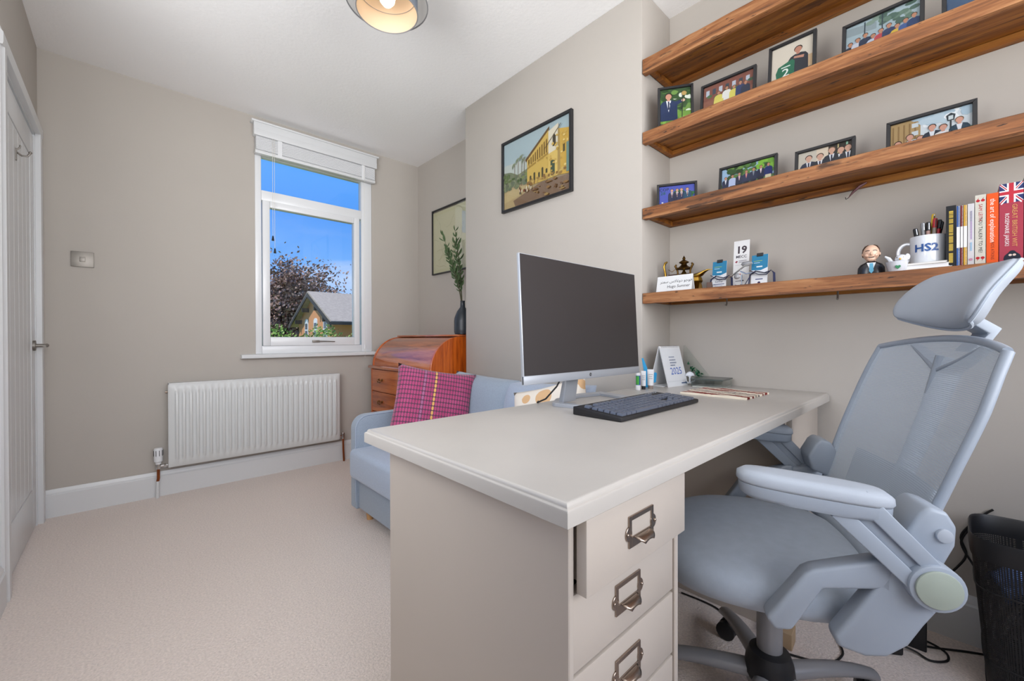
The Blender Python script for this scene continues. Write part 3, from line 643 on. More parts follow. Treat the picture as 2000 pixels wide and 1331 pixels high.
b.f += [(edge[i], N0+edge[i], N0+edge[(i+1) % len(edge)], edge[(i+1) % len(edge)]) for i in range(len(edge))]; b.c += [None]*len(edge)
b.build('weave', woven(), mt)

# ------------------------------------------------------------------ desk accessories
gs = thing('glue_stick', 'green and blue glue stick standing leftmost of the desk tubes', 'glue stick', (1.490, .868, DT))
MB().lathe([(.0095, 0), (.0095, .02)], 16).build('cap', 'white_card', gs, bevel=.001); MB().lathe([(.0088, .02), (.0088, .058)], 16).build('barrel', mat('glue_blue', '1f4fa0', .4), gs)
b = MB(); b.loft([[(.0091*math.cos(a), .0091*math.sin(a), z) for a in [R(d) for d in range(150, 241, 10)]] for z in (.022, .056)], False, closed=False); b.build('stripe', mat('glue_green', '3f9a3a', .4), gs)
MB().lathe([(.0092, .058), (.0092, .066), (.006, .069)], 16).build('base', 'white_card', gs)
def tube_thing(label, x, y, h, wd, capm, tilt=0):
    t = thing('cream_tube', label, 'tube', (x, y, DT), R(-58), 'cosmetic tubes on the desk')
    MB().lathe([(wd*.42, 0), (wd*.42, .014)], 16).build('cap', capm, t)
    n = 16; b = MB(); rings = []
    for k in range(7):
        f = k/6; rx = wd*.5*(1+.08*f); ry_ = wd*.5*(1-f)+.0008
        rings.append([(rx*math.cos(2*math.pi*i/n), ry_*math.sin(2*math.pi*i/n), .014+(h-.014)*f) for i in range(n)])
    b.loft(rings); bo = b.build('tube_body', 'white_card', t)
    for k, (zf, ww) in enumerate(((.72, .7), (.62, .5), (.52, .6))): MB().box(-wd*ww/2, wd*ww/2, -wd*.5*(1-zf)-.0022, -wd*.5*(1-zf)-.0018, h*zf, h*zf+.0018).build('printed_line', 'chair_grey', bo)
    return t
tube_thing('slim white cream tube with dark cap between glue stick and wider tube', 1.528, .866, .074, .018, 'black_plastic')
tube_thing('wider white cream tube with brown cap beside the calendar', 1.566, .856, .079, .024, mat('taupe', '8a7c74', .5))
bt = thing('blue_case', 'bright blue plastic holder standing behind the white tubes', 'holder', (1.606, .888, DT), R(-58))
b = MB(); b.loft([[(-.012, -.008, 0), (.012, -.008, 0), (.012, .008, 0), (-.012, .008, 0)], [(-.014, -.006, .05), (.006, -.006, .05), (.006, .006, .05), (-.014, .006, .05)], [(-.022, -.004, .09), (-.008, -.004, .09), (-.008, .004, .09), (-.022, .004, .09)], [(-.027, -.002, .122), (-.020, -.002, .122), (-.020, .002, .122), (-.027, .002, .122)]])
b.prism([(.004, .012), (.030, .022), (.034, .060), (.026, .064), (.018, .052), (.004, .046)], -.005, .005, 'y'); b.build('holder_body', mat('cyan', '1b93c9', .35), bt, bevel=.001, seg=1)
ca = thing('desk_calendar', 'white spiral desk calendar reading 2025 standing on the desk', 'calendar', (1.735, .862, DT), R(-6))
cw = .150
b = MB(); b.prism([(-.045, 0), (-.043, 0), (.0, .167), (.043, .002), (-.02, .002), (-.02, 0), (.046, 0), (.046, .002), (.002, .171), (-.002, .171)], -cw/2, cw/2, 'x'); b.build('stand', 'white_card', ca)
pa = Art(15, 16.2, 'eceff3')
pa.text('2025', 8.4, 6.2, 4.3, '5b79c8'); pa.text('المملكة' if False else 'Saudi Aramco' if False else '', 0, 0, 1, '888888') if False else None
for k, (z, ww) in enumerate(((12.2, 3.6), (10.9, 4.6), (9.7, 4.8), (8.6, 3.2))):
    x = 5.0
    while x < 5.0+ww: l_ = random.uniform(.25, .7); pa.rect(x, z, x+l_, z+.55, '9aa3b8'); x += l_+.12
pa.rect(.6, 1.9, 12.5, 2.0, 'c6cbd2'); pa.rect(10.2, .7, 13, 1.2, '5d6f96'); pa.ell(13.6, .95, .5, .5, '2c5c8c')
pa.mb.xf(Matrix.Translation((0, -.0452, .003)) @ Matrix.Rotation(R(-14.3), 4, 'X')); pa.mb.build('page', 'print', ca, smooth=False, fix=False)
for i in range(15):
    x = -cw/2+.012+i*.009; o = MB().tube([(x+.0005, .0055*math.cos(a), .167+.0055*math.sin(a)) for a in [2*math.pi*k/10 for k in range(10)]], .0006, 5, closed=True).build('spiral_loop', 'chrome', ca)
aw = thing('acrylic_award', 'clear acrylic triangular award with green printed pattern at the wall', 'award', (1.907, .80, DT))
b = MB(); b.prism([(.078, 0), (.075, .170), (.070, .172), (-.060, .012), (-.062, 0)], -.004, .004, 'x'); b.build('acrylic_plate', 'clear_acrylic', aw, bevel=.001, seg=1)
b = MB()
rg = random.Random(3)
for i in range(46):
    q = rg.random(); y0 = .055-.075*q; z0 = .085-.06*q+rg.uniform(-.012, .012); a = rg.uniform(0, 6.28); l_ = rg.uniform(.004, .009)
    b.prism([(y0+l_*math.cos(a), z0+l_*math.sin(a)), (y0+.0028*math.cos(a+1.57), z0+.0028*math.sin(a+1.57)), (y0-l_*math.cos(a), z0-l_*math.sin(a)), (y0-.0028*math.cos(a+1.57), z0-.0028*math.sin(a+1.57))], -.0052, -.0045, 'x')
b.build('printed_pattern', mat('award_green', '1f6b45', .4), aw, smooth=False)['kind'] = 'stuff'
em = thing('palm_emblem', 'small white palm and crossed swords ornament in front of the calendar', 'ornament', (1.812, .805, DT), R(-38))
b = MB(); b.tube([(0, 0, .012), (0, 0, .040)], [.004, .003], 8)
for k in range(9):
    a = R(-90+22.5*k)*1.1; b.tube([(0, 0, .040), (.012*math.sin(a), 0, .046+.012*math.cos(a)), (.022*math.sin(a), -.001, .042+.012*math.cos(a))], [.003, .0045, .001], 6)
b.sph((0, 0, .045), (.012, .004, .011), 12, 8)
for sx in (-1, 1): b.tube([(sx*.030, 0, .028), (sx*.020, 0, .016), (0, 0, .010), (-sx*.016, 0, .003)], [.0012, .0022, .0024, .0016], 6)
b.build('palm_and_swords', 'white_ceramic', em)
bx = thing('display_box', 'low clear acrylic box with dark lid at the back of the desk', 'box', (1.828, .718, DT), R(4))
b = MB()
for x0, x1, y0, y1 in ((-.066, -.062, -.062, .062), (.062, .066, -.062, .062), (-.062, .062, -.062, -.058), (-.062, .062, .058, .062)): b.box(x0, x1, y0, y1, .001, .030)
b.build('box_walls', 'clear_acrylic', bx); MB().box(-.068, .068, -.064, .064, .030, .036).build('lid', mat('lid_grey', '4c5350', .25), bx, bevel=.001, seg=1); MB().box(-.062, .062, -.058, .058, 0, .003).build('box_floor', 'paper', bx)

# ------------------------------------------------------------------ office chair (x = sitter's right, y = forward)
perforated('chair_mesh', 'b4bec9', .8, 150, 150, .60, .62)
cc = thing('office_chair', 'pale blue-grey mesh office chair with headrest, turned at the desk', 'chair', (1.17, .32, 0), R(27.8))
n = 40
def sup(a, p=2.6): c, s_ = math.cos(a), math.sin(a); return (math.copysign(abs(c)**(2/p), c), math.copysign(abs(s_)**(2/p), s_))
def seat_ring(k, z, bow=0):
    r = []
    for i in range(n):
        c, s_ = sup(2*math.pi*i/n); x = .255*k*c*(1 if s_ < 0 else 1-.04*s_); y = .035+.235*k*s_
        r.append((x, y, z-bow*(max(0, s_)**3)*k*k*.02))
    return r
b = MB(); b.loft([seat_ring(.86, .398), seat_ring(.95, .402, 1), seat_ring(1.0, .420, 1), seat_ring(1.0, .440, 1), seat_ring(.965, .459, 1), seat_ring(.86, .472, 1), seat_ring(.62, .479, .7), seat_ring(.3, .480, .3), seat_ring(.02, .480)])
b.build('seat', 'chair_fabric', cc, ang=80)
MB().loft([seat_ring(.8, .385), seat_ring(.86, .399)]).build('seat_pan', 'chair_plastic', cc, ang=50)
# side rails
RAIL = [(-.150, .47), (-.163, .50), (-.180, .55), (-.203, .63), (-.233, .72), (-.262, .80), (-.290, .88), (-.308, .925)]
def rail(v):
    f = v*(len(RAIL)-1); i = min(int(f), len(RAIL)-2); q = f-i; return tuple(RAIL[i][k]*(1-q)+RAIL[i+1][k]*q for k in (0, 1))
def halfw(v): return .196+.036*math.sin(min(1, v*1.15)*math.pi*.62)-.012*max(0, v-.75)*4
def back(u, v, off=0):
    s_ = 2*u-1; y, z = rail(v); cvx = 1-s_*s_
    return (halfw(v)*s_, y-.036*cvx*(.5+.5*v)+off, z+.022*cvx*max(0, (v-.7)/.3)**2)
b = MB(); b.grid(back, 28, 30, uv=True); b.build('mesh_back', 'chair_mesh', cc, ang=180)
for sx in (0, 1):
    b = MB(); b.tube([back(sx, v/24, -.004) for v in range(25)], [.0085]*25, 8); b.build('back_rail', 'chair_plastic', cc, ang=80)
b = MB(); b.tube([back(u/20, 1, -.003) for u in range(21)], .008, 8); b.build('back_top_rail', 'chair_plastic', cc, ang=80)
b = MB(); b.tube([back(u/20, 0, -.003) for u in range(21)], .013, 8); b.build('back_bottom_rail', 'chair_plastic', cc, ang=80)
# spine and lumbar plate behind the mesh
b = MB(); b.grid(lambda u, v: back(.14+.72*u, .05+.42*v, -.016-.004*math.sin(u*math.pi)), 14, 10); b.build('lumbar_plate', 'chair_plastic', cc, solid=.006, ang=80)
b = MB(); b.tube([back(.5, .30, -.03), back(.5, .5, -.032), back(.5, .7, -.026), back(.5, .9, -.018)], [.022, .02, .022, .028], 10, flat=.45); b.build('spine', 'chair_plastic', cc, ang=80)
b = MB(); b.tube([back(.22, .98, -.012), back(.36, .90, -.016), back(.5, .84, -.022), back(.64, .90, -.016), back(.78, .98, -.012)], [.012, .018, .026, .018, .012], 10, flat=.45); b.build('yoke', 'chair_plastic', cc, ang=80)
# headrest
def hr(u, v, top):
    s_ = 2*u-1; w_ = .148*(1-.16*abs(2*v-1)**3)*(1-.05*v)
    e_ = (1-abs(s_)**6)*(1-abs(2*v-1)**6); th = .021*max(e_, .14)**.5
    z = .968+.139*v+(.030 if s_ > 0 else .014)*s_*s_*(1-v)-.010*s_*s_*v; y = -.342-.075*v**1.9+.045*s_*s_
    return (w_*s_-.018, y+(th if top else -th), z+(th*.25 if top else -th*.25))
b = MB(); k_ = 16
b.grid(lambda u, v: hr(u, v, 1), k_, k_); o_n = len(b.v); b.grid(lambda u, v: hr(u, v, 0), k_, k_)
edge = [i for i in range(k_)]+[k_+(k_+1)*j for j in range(k_)]+[k_*(k_+1)+k_-i for i in range(k_)]+[(k_+1)*(k_-j) for j in range(k_)]
b.f += [(edge[i], edge[(i+1) % len(edge)], o_n+edge[(i+1) % len(edge)], o_n+edge[i]) for i in range(len(edge))]; b.c += [None]*len(edge)
ho = b.build('headrest', 'chair_pad', cc, ang=180, sub=1)
b = MB(); pts = [hr(i/20, 0, 0) for i in range(21)]+[hr(1, i/20, 0) for i in range(1, 21)]+[hr(1-i/20, 1, 0) for i in range(1, 21)]+[hr(0, 1-i/20, 0) for i in range(1, 20)]
b.tube([(x, y+.003, z) for x, y, z in pts], .0032, 6, closed=True); b.build('headrest_seam', 'chair_fabric', ho)
b = MB(); b.loft([[(-.030, -.372, 1.000), (.030, -.372, 1.000), (.030, -.355, .988), (-.030, -.355, .988)], [(-.026, -.418, .968), (.026, -.418, .968), (.026, -.396, .958), (-.026, -.396, .958)], [(-.026, -.385, .915), (.026, -.385, .915), (.026, -.365, .92), (-.026, -.365, .92)]]); b.build('headrest_bracket', 'chair_plastic', cc, bevel=.003)
for sx in (-1, 1):
    X0 = sx*.262; X1 = sx*.300
    def pr_(poly, a, c, nm, m='chair_plastic', bv=.007, par=cc): return MB().prism(poly, min(a, c), max(a, c), 'x').build(nm, m, par, bevel=bv, seg=3)
    # side bracket: front leg over the top to the pivot, and the broad rear web
    pr_([(.072, .428), (.058, .408), (.030, .412), (-.018, .498), (-.100, .513), (-.118, .506), (-.120, .566), (-.105, .566), (-.004, .531), (.010, .522)], X0, X1, 'side_bracket')
    pr_([(-.092, .513), (-.118, .56), (-.168, .575), (-.198, .552), (-.196, .52), (-.160, .462), (-.140, .425), (-.110, .398), (-.080, .392), (-.040, .400), (-.034, .418)], X0, X1, 'rear_web')
    # pivot drum and coloured cap
    b = MB(); b.prism([(-.167+.038*math.cos(a), .540+.038*math.sin(a)) for a in [2*math.pi*i/28 for i in range(28)]], sx*.268, sx*.322, 'x'); b.build('pivot_drum', 'chair_plastic', cc, bevel=.003)
    b = MB(); b.prism([(-.167+.031*math.cos(a), .540+.031*math.sin(a)) for a in [2*math.pi*i/28 for i in range(28)]], sx*.3215, sx*.3265, 'x'); cp = b.build('pivot_cap', 'sage', cc, bevel=.002)
    b = MB(); b.loft([[(sx*xx, -.167+rr*math.cos(a), .540+rr*math.sin(a)) for a in [2*math.pi*i/28 for i in range(28)]] for xx, rr in ((.3265, .0225), (.3262, .0215), (.3267, .020), (.3267, .001))], False); b.build('cap_dish', 'sage', cp)
    # arm link with a groove
    d = Vector((-.167+.062, .540-.650)); d.normalize(); nrm = Vector((-d.y, d.x))
    A = Vector((-.050, .662)); Bq = Vector((-.167, .540))
    def strip(o0, o1, a, c, nm, m='chair_plastic'):
        pr_([tuple(A+nrm*o0), tuple(A+nrm*o1), tuple(Bq+nrm*o1*.86), tuple(Bq+nrm*o0*.86)], a, c, nm, m, .002)
    strip(-.036, -.008, sx*.272, sx*.316, 'arm_link'); strip(.008, .036, sx*.272, sx*.316, 'arm_link'); strip(-.009, .009, sx*.276, sx*.308, 'arm_link_web')
    # upper bracket holding the backrest
    pr_([(-.150, .575), (-.140, .612), (-.160, .650), (-.172, .662), (-.196, .656), (-.209, .632), (-.207, .600), (-.190, .560)], sx*.205, sx*.288, 'back_bracket')
    b = MB(); b.prism([(-.190+.0115*math.cos(a), .617+.0115*math.sin(a)) for a in [2*math.pi*i/18 for i in range(18)]], sx*.286, sx*.294, 'x'); b.build('bracket_pin', 'chair_pad', cc, bevel=.002)
    # arm pad and its shell
    def padring(k, z, y0=.116, y1=-.120, hw=.038):
        r = []
        for i in range(28):
            c, s_ = sup(2*math.pi*i/28, 3.0); y = (y0+y1)/2+(y0-y1)/2*k*s_; r.append((sx*.285+hw*k*c, y, z+.090*(y+.0)-.16*max(0, -y-.03)**1.3*0))
        return r
    MB().loft([padring(.90, .643), padring(.99, .650), padring(1, .668)]).build('arm_shell', 'chair_plastic', cc, ang=60)
    MB().loft([padring(1.0, .6685), padring(1.03, .673), padring(1.02, .684), padring(.92, .692), padring(.6, .694), padring(.1, .694)]).build('arm_pad', 'chair_pad', cc, ang=80)
# under-seat shell, tilt box, column, base
b = MB(); b.grid(lambda u, v: (-.262+.524*u, -.060-.088*v, .392+.06*v*v-.012*math.sin(math.pi*u)), 12, 8); b.build('rear_shell', 'chair_plastic', cc, solid=.012, ang=80)
MB().box(-.075, .075, -.10, .09, .335, .388).build('tilt_box', 'chair_plastic', cc, bevel=.012, seg=3)
b = MB(); b.tube([(.07, .01, .36), (.20, .01, .362), (.24, .01, .35)], [.006, .006, .009], 8); b.build('height_lever', 'chair_grey', cc)
b = MB(); b.lathe([(.026, .15), (.028, .16), (.028, .30), (.022, .305), (.022, .345)], 24); b.build('gas_column', 'chair_grey', cc)
MB().lathe([(.030, .178), (.044, .172), (.052, .150), (.056, .118), (.050, .105)], 28).build('hub_cover', 'black_plastic', cc)
MB().lathe([(.046, .085), (.05, .09), (.05, .112)], 24).build('base_hub', 'chair_grey', cc)
for k in range(5):
    a = R(11+72*k); dx, dy = math.cos(a), math.sin(a); px_, py_ = -dy, dx
    b = MB(); rings = []
    for q in range(11):
        f = q/10; r_ = .035+f*.275; z = .128-.018*f-.030*f**3; hw = .026-.008*f; ht = .020-.006*f
        rings.append([(dx*r_+px_*hw*math.cos(t_), dy*r_+py_*hw*math.cos(t_), z+ht*math.sin(t_)-.012) for t_ in [2*math.pi*i/12 for i in range(12)]])
    b.loft(rings); lg = b.build('base_leg', 'chair_grey', cc, ang=60)
    ex_, ey_ = dx*.285, dy*.285; w0 = MB()
    ca_, sa_ = math.cos(a+.9), math.sin(a+.9)
    for s_ in (-1, 1):
        rg_ = []
        for yy, rr in ((.006, .020), (.006, .027), (.020, .027), (.022, .022)):
            rg_.append([(ex_+ca_*rr*math.cos(t_)-sa_*s_*yy, ey_+sa_*rr*math.cos(t_)+ca_*s_*yy, .0275+rr*math.sin(t_)) for t_ in [2*math.pi*i/18 for i in range(18)]])
        w0.loft(rg_)
    w0.tube([(ex_, ey_, .03), (ex_, ey_, .075)], .007, 8); w0.build('caster', 'black_plastic', lg)

# ------------------------------------------------------------------ roll-top bureau in the far alcove
bu = thing('roll_top_bureau', 'glossy reddish roll-top bureau in the far alcove by the window', 'bureau', (1.43, 2.322, 0))
BW, BD = .866, .487
arc = [(.012+.235*(1-math.cos(a)), .735+.226*math.sin(a)) for a in [R(90)*i/16 for i in range(17)]]
sidep = [(0, 0), (BD, 0), (BD, .962), (.247, .962)]+arc[::-1][1:]+[(.008, .72), (0, .715)]
for y0 in (0, BW-.020): MB().prism(sidep, y0, y0+.020, 'y').build('side_panel', BURV, bu, bevel=.0015, seg=1)
b = MB(); b.loft([[(x+.004, y, z-.003) for x, z in arc] for y in (.020, BW-.020)], False, closed=False)
b.build('roll_front', BUR, bu, ang=80)
MB().box(.23, BD, -.004, BW+.004, .962, .976).build('top_board', BUR, bu, bevel=.003)
b = MB(); b.prism([(-.018, .716), (-.022, .722), (-.022, .734), (-.016, .740), (.012, .738), (.012, .716)], -.004, BW+.004, 'y'); b.build('lip_rail', BUR, bu, bevel=.002)
MB().box(.02, BD, .02, BW-.02, .03, .715).build('carcass', BURV, bu)
for z0, z1 in ((.540, .708), (.382, .534), (.220, .376), (.06, .214)):
    d = MB().box(0, .018, .022, BW-.022, z0, z1).build('drawer', BUR, bu, bevel=.0015, seg=1)
    for y in (.17, BW-.17):
        b = MB(); zc = (z0+z1)/2+.008
        for s_ in (-1, 1):
            b.prism([(y+s_*.026+.010*math.cos(a), zc+.010*math.sin(a)) for a in [2*math.pi*i/12 for i in range(12)]], -.003, .001, 'x'); b.tube([(0, y+s_*.026, zc), (-.014, y+s_*.026, zc)], .004, 8)
        b.tube([(-.012, y-.026, zc+.002), (-.015, y-.026, zc-.010), (-.016, y-.016, zc-.020), (-.016, y, zc-.016), (-.016, y+.016, zc-.020), (-.015, y+.026, zc-.010), (-.012, y+.026, zc+.002)], .0035, 8)
        b.build('swan_handle', 'bronze', d)
# vase and olive sprays
va = thing('vase', 'dark ribbed bottle vase on top of the bureau', 'vase', (1.755, 2.402, .976))
pf = [(.030, .0), (.056, .004), (.060, .02)]+[(.060+(.0012 if i % 2 else 0), .03+i*.006) for i in range(13)]+[(.058, .118), (.040, .165), (.018, .195), (.016, .235), (.019, .24), (.014, .238), (.013, .20)]
MB().lathe(pf, 32).build('vase_body', 'vase', va, ang=60)
ol = thing('olive_spray', 'leafy green olive branches standing in the dark vase', 'branches', (1.755, 2.402, 1.17))
lm = MB(); lm.grid(lambda u, v: ((u-.5)*2*.0085*math.sin(math.pi*min(.97, .04+v*.96))**.8, .052*v, -.006*(2*u-1)**2*math.sin(math.pi*v)-.004*v*v), 4, 8)
leaf0 = lm.build('leaf', 'leaf', ol, ang=180); first = True
rg = random.Random(11)
for tipx, tipy, tipz in ((-.05, .17, .53), (-.02, .06, .55), (-.06, .10, .40), (.02, .13, .48), (-.03, .02, .44), (.01, .20, .40), (-.05, .05, .30)):
    P0 = Vector((0, 0, -.12)); P3 = Vector((tipx, tipy, tipz)); P1 = Vector((0, 0, .12)); P2 = Vector((tipx*.5, tipy*.55, tipz*.62))
    cv = [P0*(1-t_)**3+P1*3*t_*(1-t_)**2+P2*3*t_*t_*(1-t_)+P3*t_**3 for t_ in [i/14 for i in range(15)]]
    MB().tube(cv, [.0028-.0001*i for i in range(15)], 6).build('stem', 'stem', ol)
    for i in range(6, 15):
        for s_ in (-1, 1):
            d_ = (cv[i]-cv[i-1]).normalized(); o = leaf0 if first else dup(leaf0, ol); first = False
            side = Vector((rg.uniform(-.6, .6), s_*1.0, rg.uniform(-.2, .4))); dirv = (d_*1.0+side*.75).normalized()
            if i == 14 and s_ == 1: dirv = d_
            o.location = cv[i]; q = dirv.to_track_quat('Y', 'Z'); o.rotation_mode = 'QUATERNION'; o.rotation_quaternion = q; k_ = rg.uniform(.75, 1.2); o.scale = (k_, k_, k_)
            if rg.random() < .28: o2 = o; o2.data = o.data if 1 else None

# ------------------------------------------------------------------ sofa against the chimney breast (faces -x)
so = thing('sofa', 'small pale blue-grey fabric sofa between the desk and the far wall', 'sofa', (.868, .985, 0))
SL, SD = 1.215, .787
def rbox(b, x0, x1, y0, y1, z0, z1): return b.box(x0, x1, y0, y1, z0, z1)
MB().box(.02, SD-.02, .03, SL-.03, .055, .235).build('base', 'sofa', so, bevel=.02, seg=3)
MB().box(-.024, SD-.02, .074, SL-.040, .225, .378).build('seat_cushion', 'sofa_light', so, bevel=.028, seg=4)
for y0, lab in ((SL-.072, 0), (0, 1)):
    b = MB(); r_ = .07; prof = [(.004, .06), (SD-.01, .06), (SD-.01, .55)]+[(.004+r_-r_*math.sin(a), .545-r_+r_*math.cos(a)) for a in [R(90)*i/8 for i in range(9)]]
    b.prism(prof, y0, y0+.072, 'y'); b.build('arm', 'sofa', so, bevel=.010, seg=3)
    b = MB(); b.tube([(x, y0+.036+(.034 if not lab else -.034)*0-.034, z) for x, z in prof[2:]+[(.004, .10)]], .0025, 6); b.build('arm_piping', 'sofa_light', so)
MB().box(SD-.16, SD-.006, .05, SL-.05, .10, .60).build('back_frame', 'sofa', so, bevel=.03, seg=3)
def pillow(w_, h_, t_, pinch=.05, nn=20):
    b = MB()
    for sgn in (-1, 1):
        def f(u, v):
            a, c = 2*u-1, 2*v-1; e_ = max(0, (1-a**4)*(1-c**4))
            x = w_/2*a*(1-pinch*(1-a*a)*0-pinch*(1-abs(c)**2)*abs(a)**3); z = h_/2*c*(1-pinch*(1-abs(a)**2)*abs(c)**3)
            return (x, sgn*t_/2*e_**.55, z)
        b.grid(f, nn, nn)
    M0 = (nn+1)**2; return b
def pillow_obj(name, b, m, par):
    o = b.build(name, m, par, ang=180); bm = bmesh.new(); bm.from_mesh(o.data); bmesh.ops.remove_doubles(bm, verts=bm.verts, dist=.0005); bmesh.ops.recalc_face_normals(bm, faces=bm.faces); bm.to_mesh(o.data); bm.free(); return o
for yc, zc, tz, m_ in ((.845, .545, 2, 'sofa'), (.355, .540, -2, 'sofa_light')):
    o = pillow_obj('back_cushion', pillow(.56, .40, .17, .03), m_, so); o.location = (SD-.205, yc, zc); o.rotation_euler = (R(-12), R(tz), R(-90))
for x, y in ((.07, .09), (.07, SL-.09), (SD-.08, .09), (SD-.08, SL-.09)):
    b = MB(); b.lathe([(.016, 0), (.022, .06)], 14, (x, y, 0)); b.build('leg', 'pine', so)
# scatter cushions
def cushion_mat():
    m = bpy.data.materials.new('magenta_weave'); m.use_nodes = True; t = m.node_tree; b = t.nodes['Principled BSDF']; b.inputs['Roughness'].default_value = .9; b.inputs['Sheen Weight'].default_value = .2
    tcn = N(t, 'ShaderNodeTexCoord'); sp = N(t, 'ShaderNodeSeparateXYZ'); t.links.new(tcn.outputs['Object'], sp.inputs[0])
    def mt_(op, a, c=None, d=None):
        n = N(t, 'ShaderNodeMath', operation=op)
        for k, q in enumerate((a, c, d)):
            if q is None: continue
            if isinstance(q, (int, float)): n.inputs[k].default_value = q
            else: t.links.new(q, n.inputs[k])
        return n.outputs[0]
    X_ = mt_('MULTIPLY', sp.outputs['X'], 1/.0145); Zr = mt_('MULTIPLY', sp.outputs['Z'], 1/.024)
    def pw4(q, k): a = mt_('MULTIPLY', mt_('SUBTRACT', mt_('FRACT', q), .5), 1/k); return mt_('POWER', mt_('ABSOLUTE', a), 3)
    ov = mt_('LESS_THAN', mt_('ADD', pw4(X_, .40), pw4(Zr, .42)), 1.0)
    ci = mt_('FLOOR', X_); ye = mt_('COMPARE', ci, -1.0, .1); li = mt_('COMPARE', ci, -5.0, .1)
    nz = N(t, 'ShaderNodeTexNoise'); nz.inputs['Scale'].default_value = 14; t.links.new(tcn.outputs['Object'], nz.inputs[0])
    m0 = N(t, 'ShaderNodeMixRGB'); t.links.new(nz.outputs[0], m0.inputs[0]); m0.inputs[1].default_value = lin('a02a5e'); m0.inputs[2].default_value = lin('c05a88')
    m1 = N(t, 'ShaderNodeMixRGB'); t.links.new(ye, m1.inputs[0]); t.links.new(m0.outputs[0], m1.inputs[1]); m1.inputs[2].default_value = lin('e0ab66')
    m2 = N(t, 'ShaderNodeMixRGB'); t.links.new(li, m2.inputs[0]); t.links.new(m1.outputs[0], m2.inputs[1]); m2.inputs[2].default_value = lin('a9668e')
    m3 = N(t, 'ShaderNodeMixRGB'); t.links.new(ov, m3.inputs[0]); m3.inputs[1].default_value = lin('5e3a52'); t.links.new(m2.outputs[0], m3.inputs[2])
    t.links.new(m3.outputs[0], b.inputs['Base Color']); return m
cu = tag(pillow_obj('cushion', pillow(.43, .44, .12, .08), cushion_mat(), None), 'magenta patterned cushion with a yellow stitched line on the sofa', 'cushion')
cu.location = (1.195, 1.905, .578); cu.rotation_euler = (R(-20), R(10), R(-28))
def dot_mat():
    m = bpy.data.materials.new('dot_cushion'); m.use_nodes = True; t = m.node_tree; b = t.nodes['Principled BSDF']; b.inputs['Roughness'].default_value = .9
    tcn = N(t, 'ShaderNodeTexCoord'); vo = N(t, 'ShaderNodeTexVoronoi'); vo.inputs['Scale'].default_value = 9.0; vo.inputs['Randomness'].default_value = .35; t.links.new(tcn.outputs['Object'], vo.inputs['Vector'])
    rp = N(t, 'ShaderNodeValToRGB'); rp.color_ramp.interpolation = 'CONSTANT'; el = rp.color_ramp.elements; el[0].color = lin('dcb488'); el[1].position = .42; el[1].color = lin('ece4d8')
    t.links.new(vo.outputs['Distance'], rp.inputs[0]); t.links.new(rp.outputs[0], b.inputs['Base Color']); return m
cu2 = tag(pillow_obj('cushion', pillow(.38, .36, .13, .08), dot_mat(), None), 'cream cushion with tan circles on the sofa, behind the monitor', 'cushion')
cu2.location = (1.33, 1.185, .580); cu2.rotation_euler = (R(-16), R(-16), R(-78))

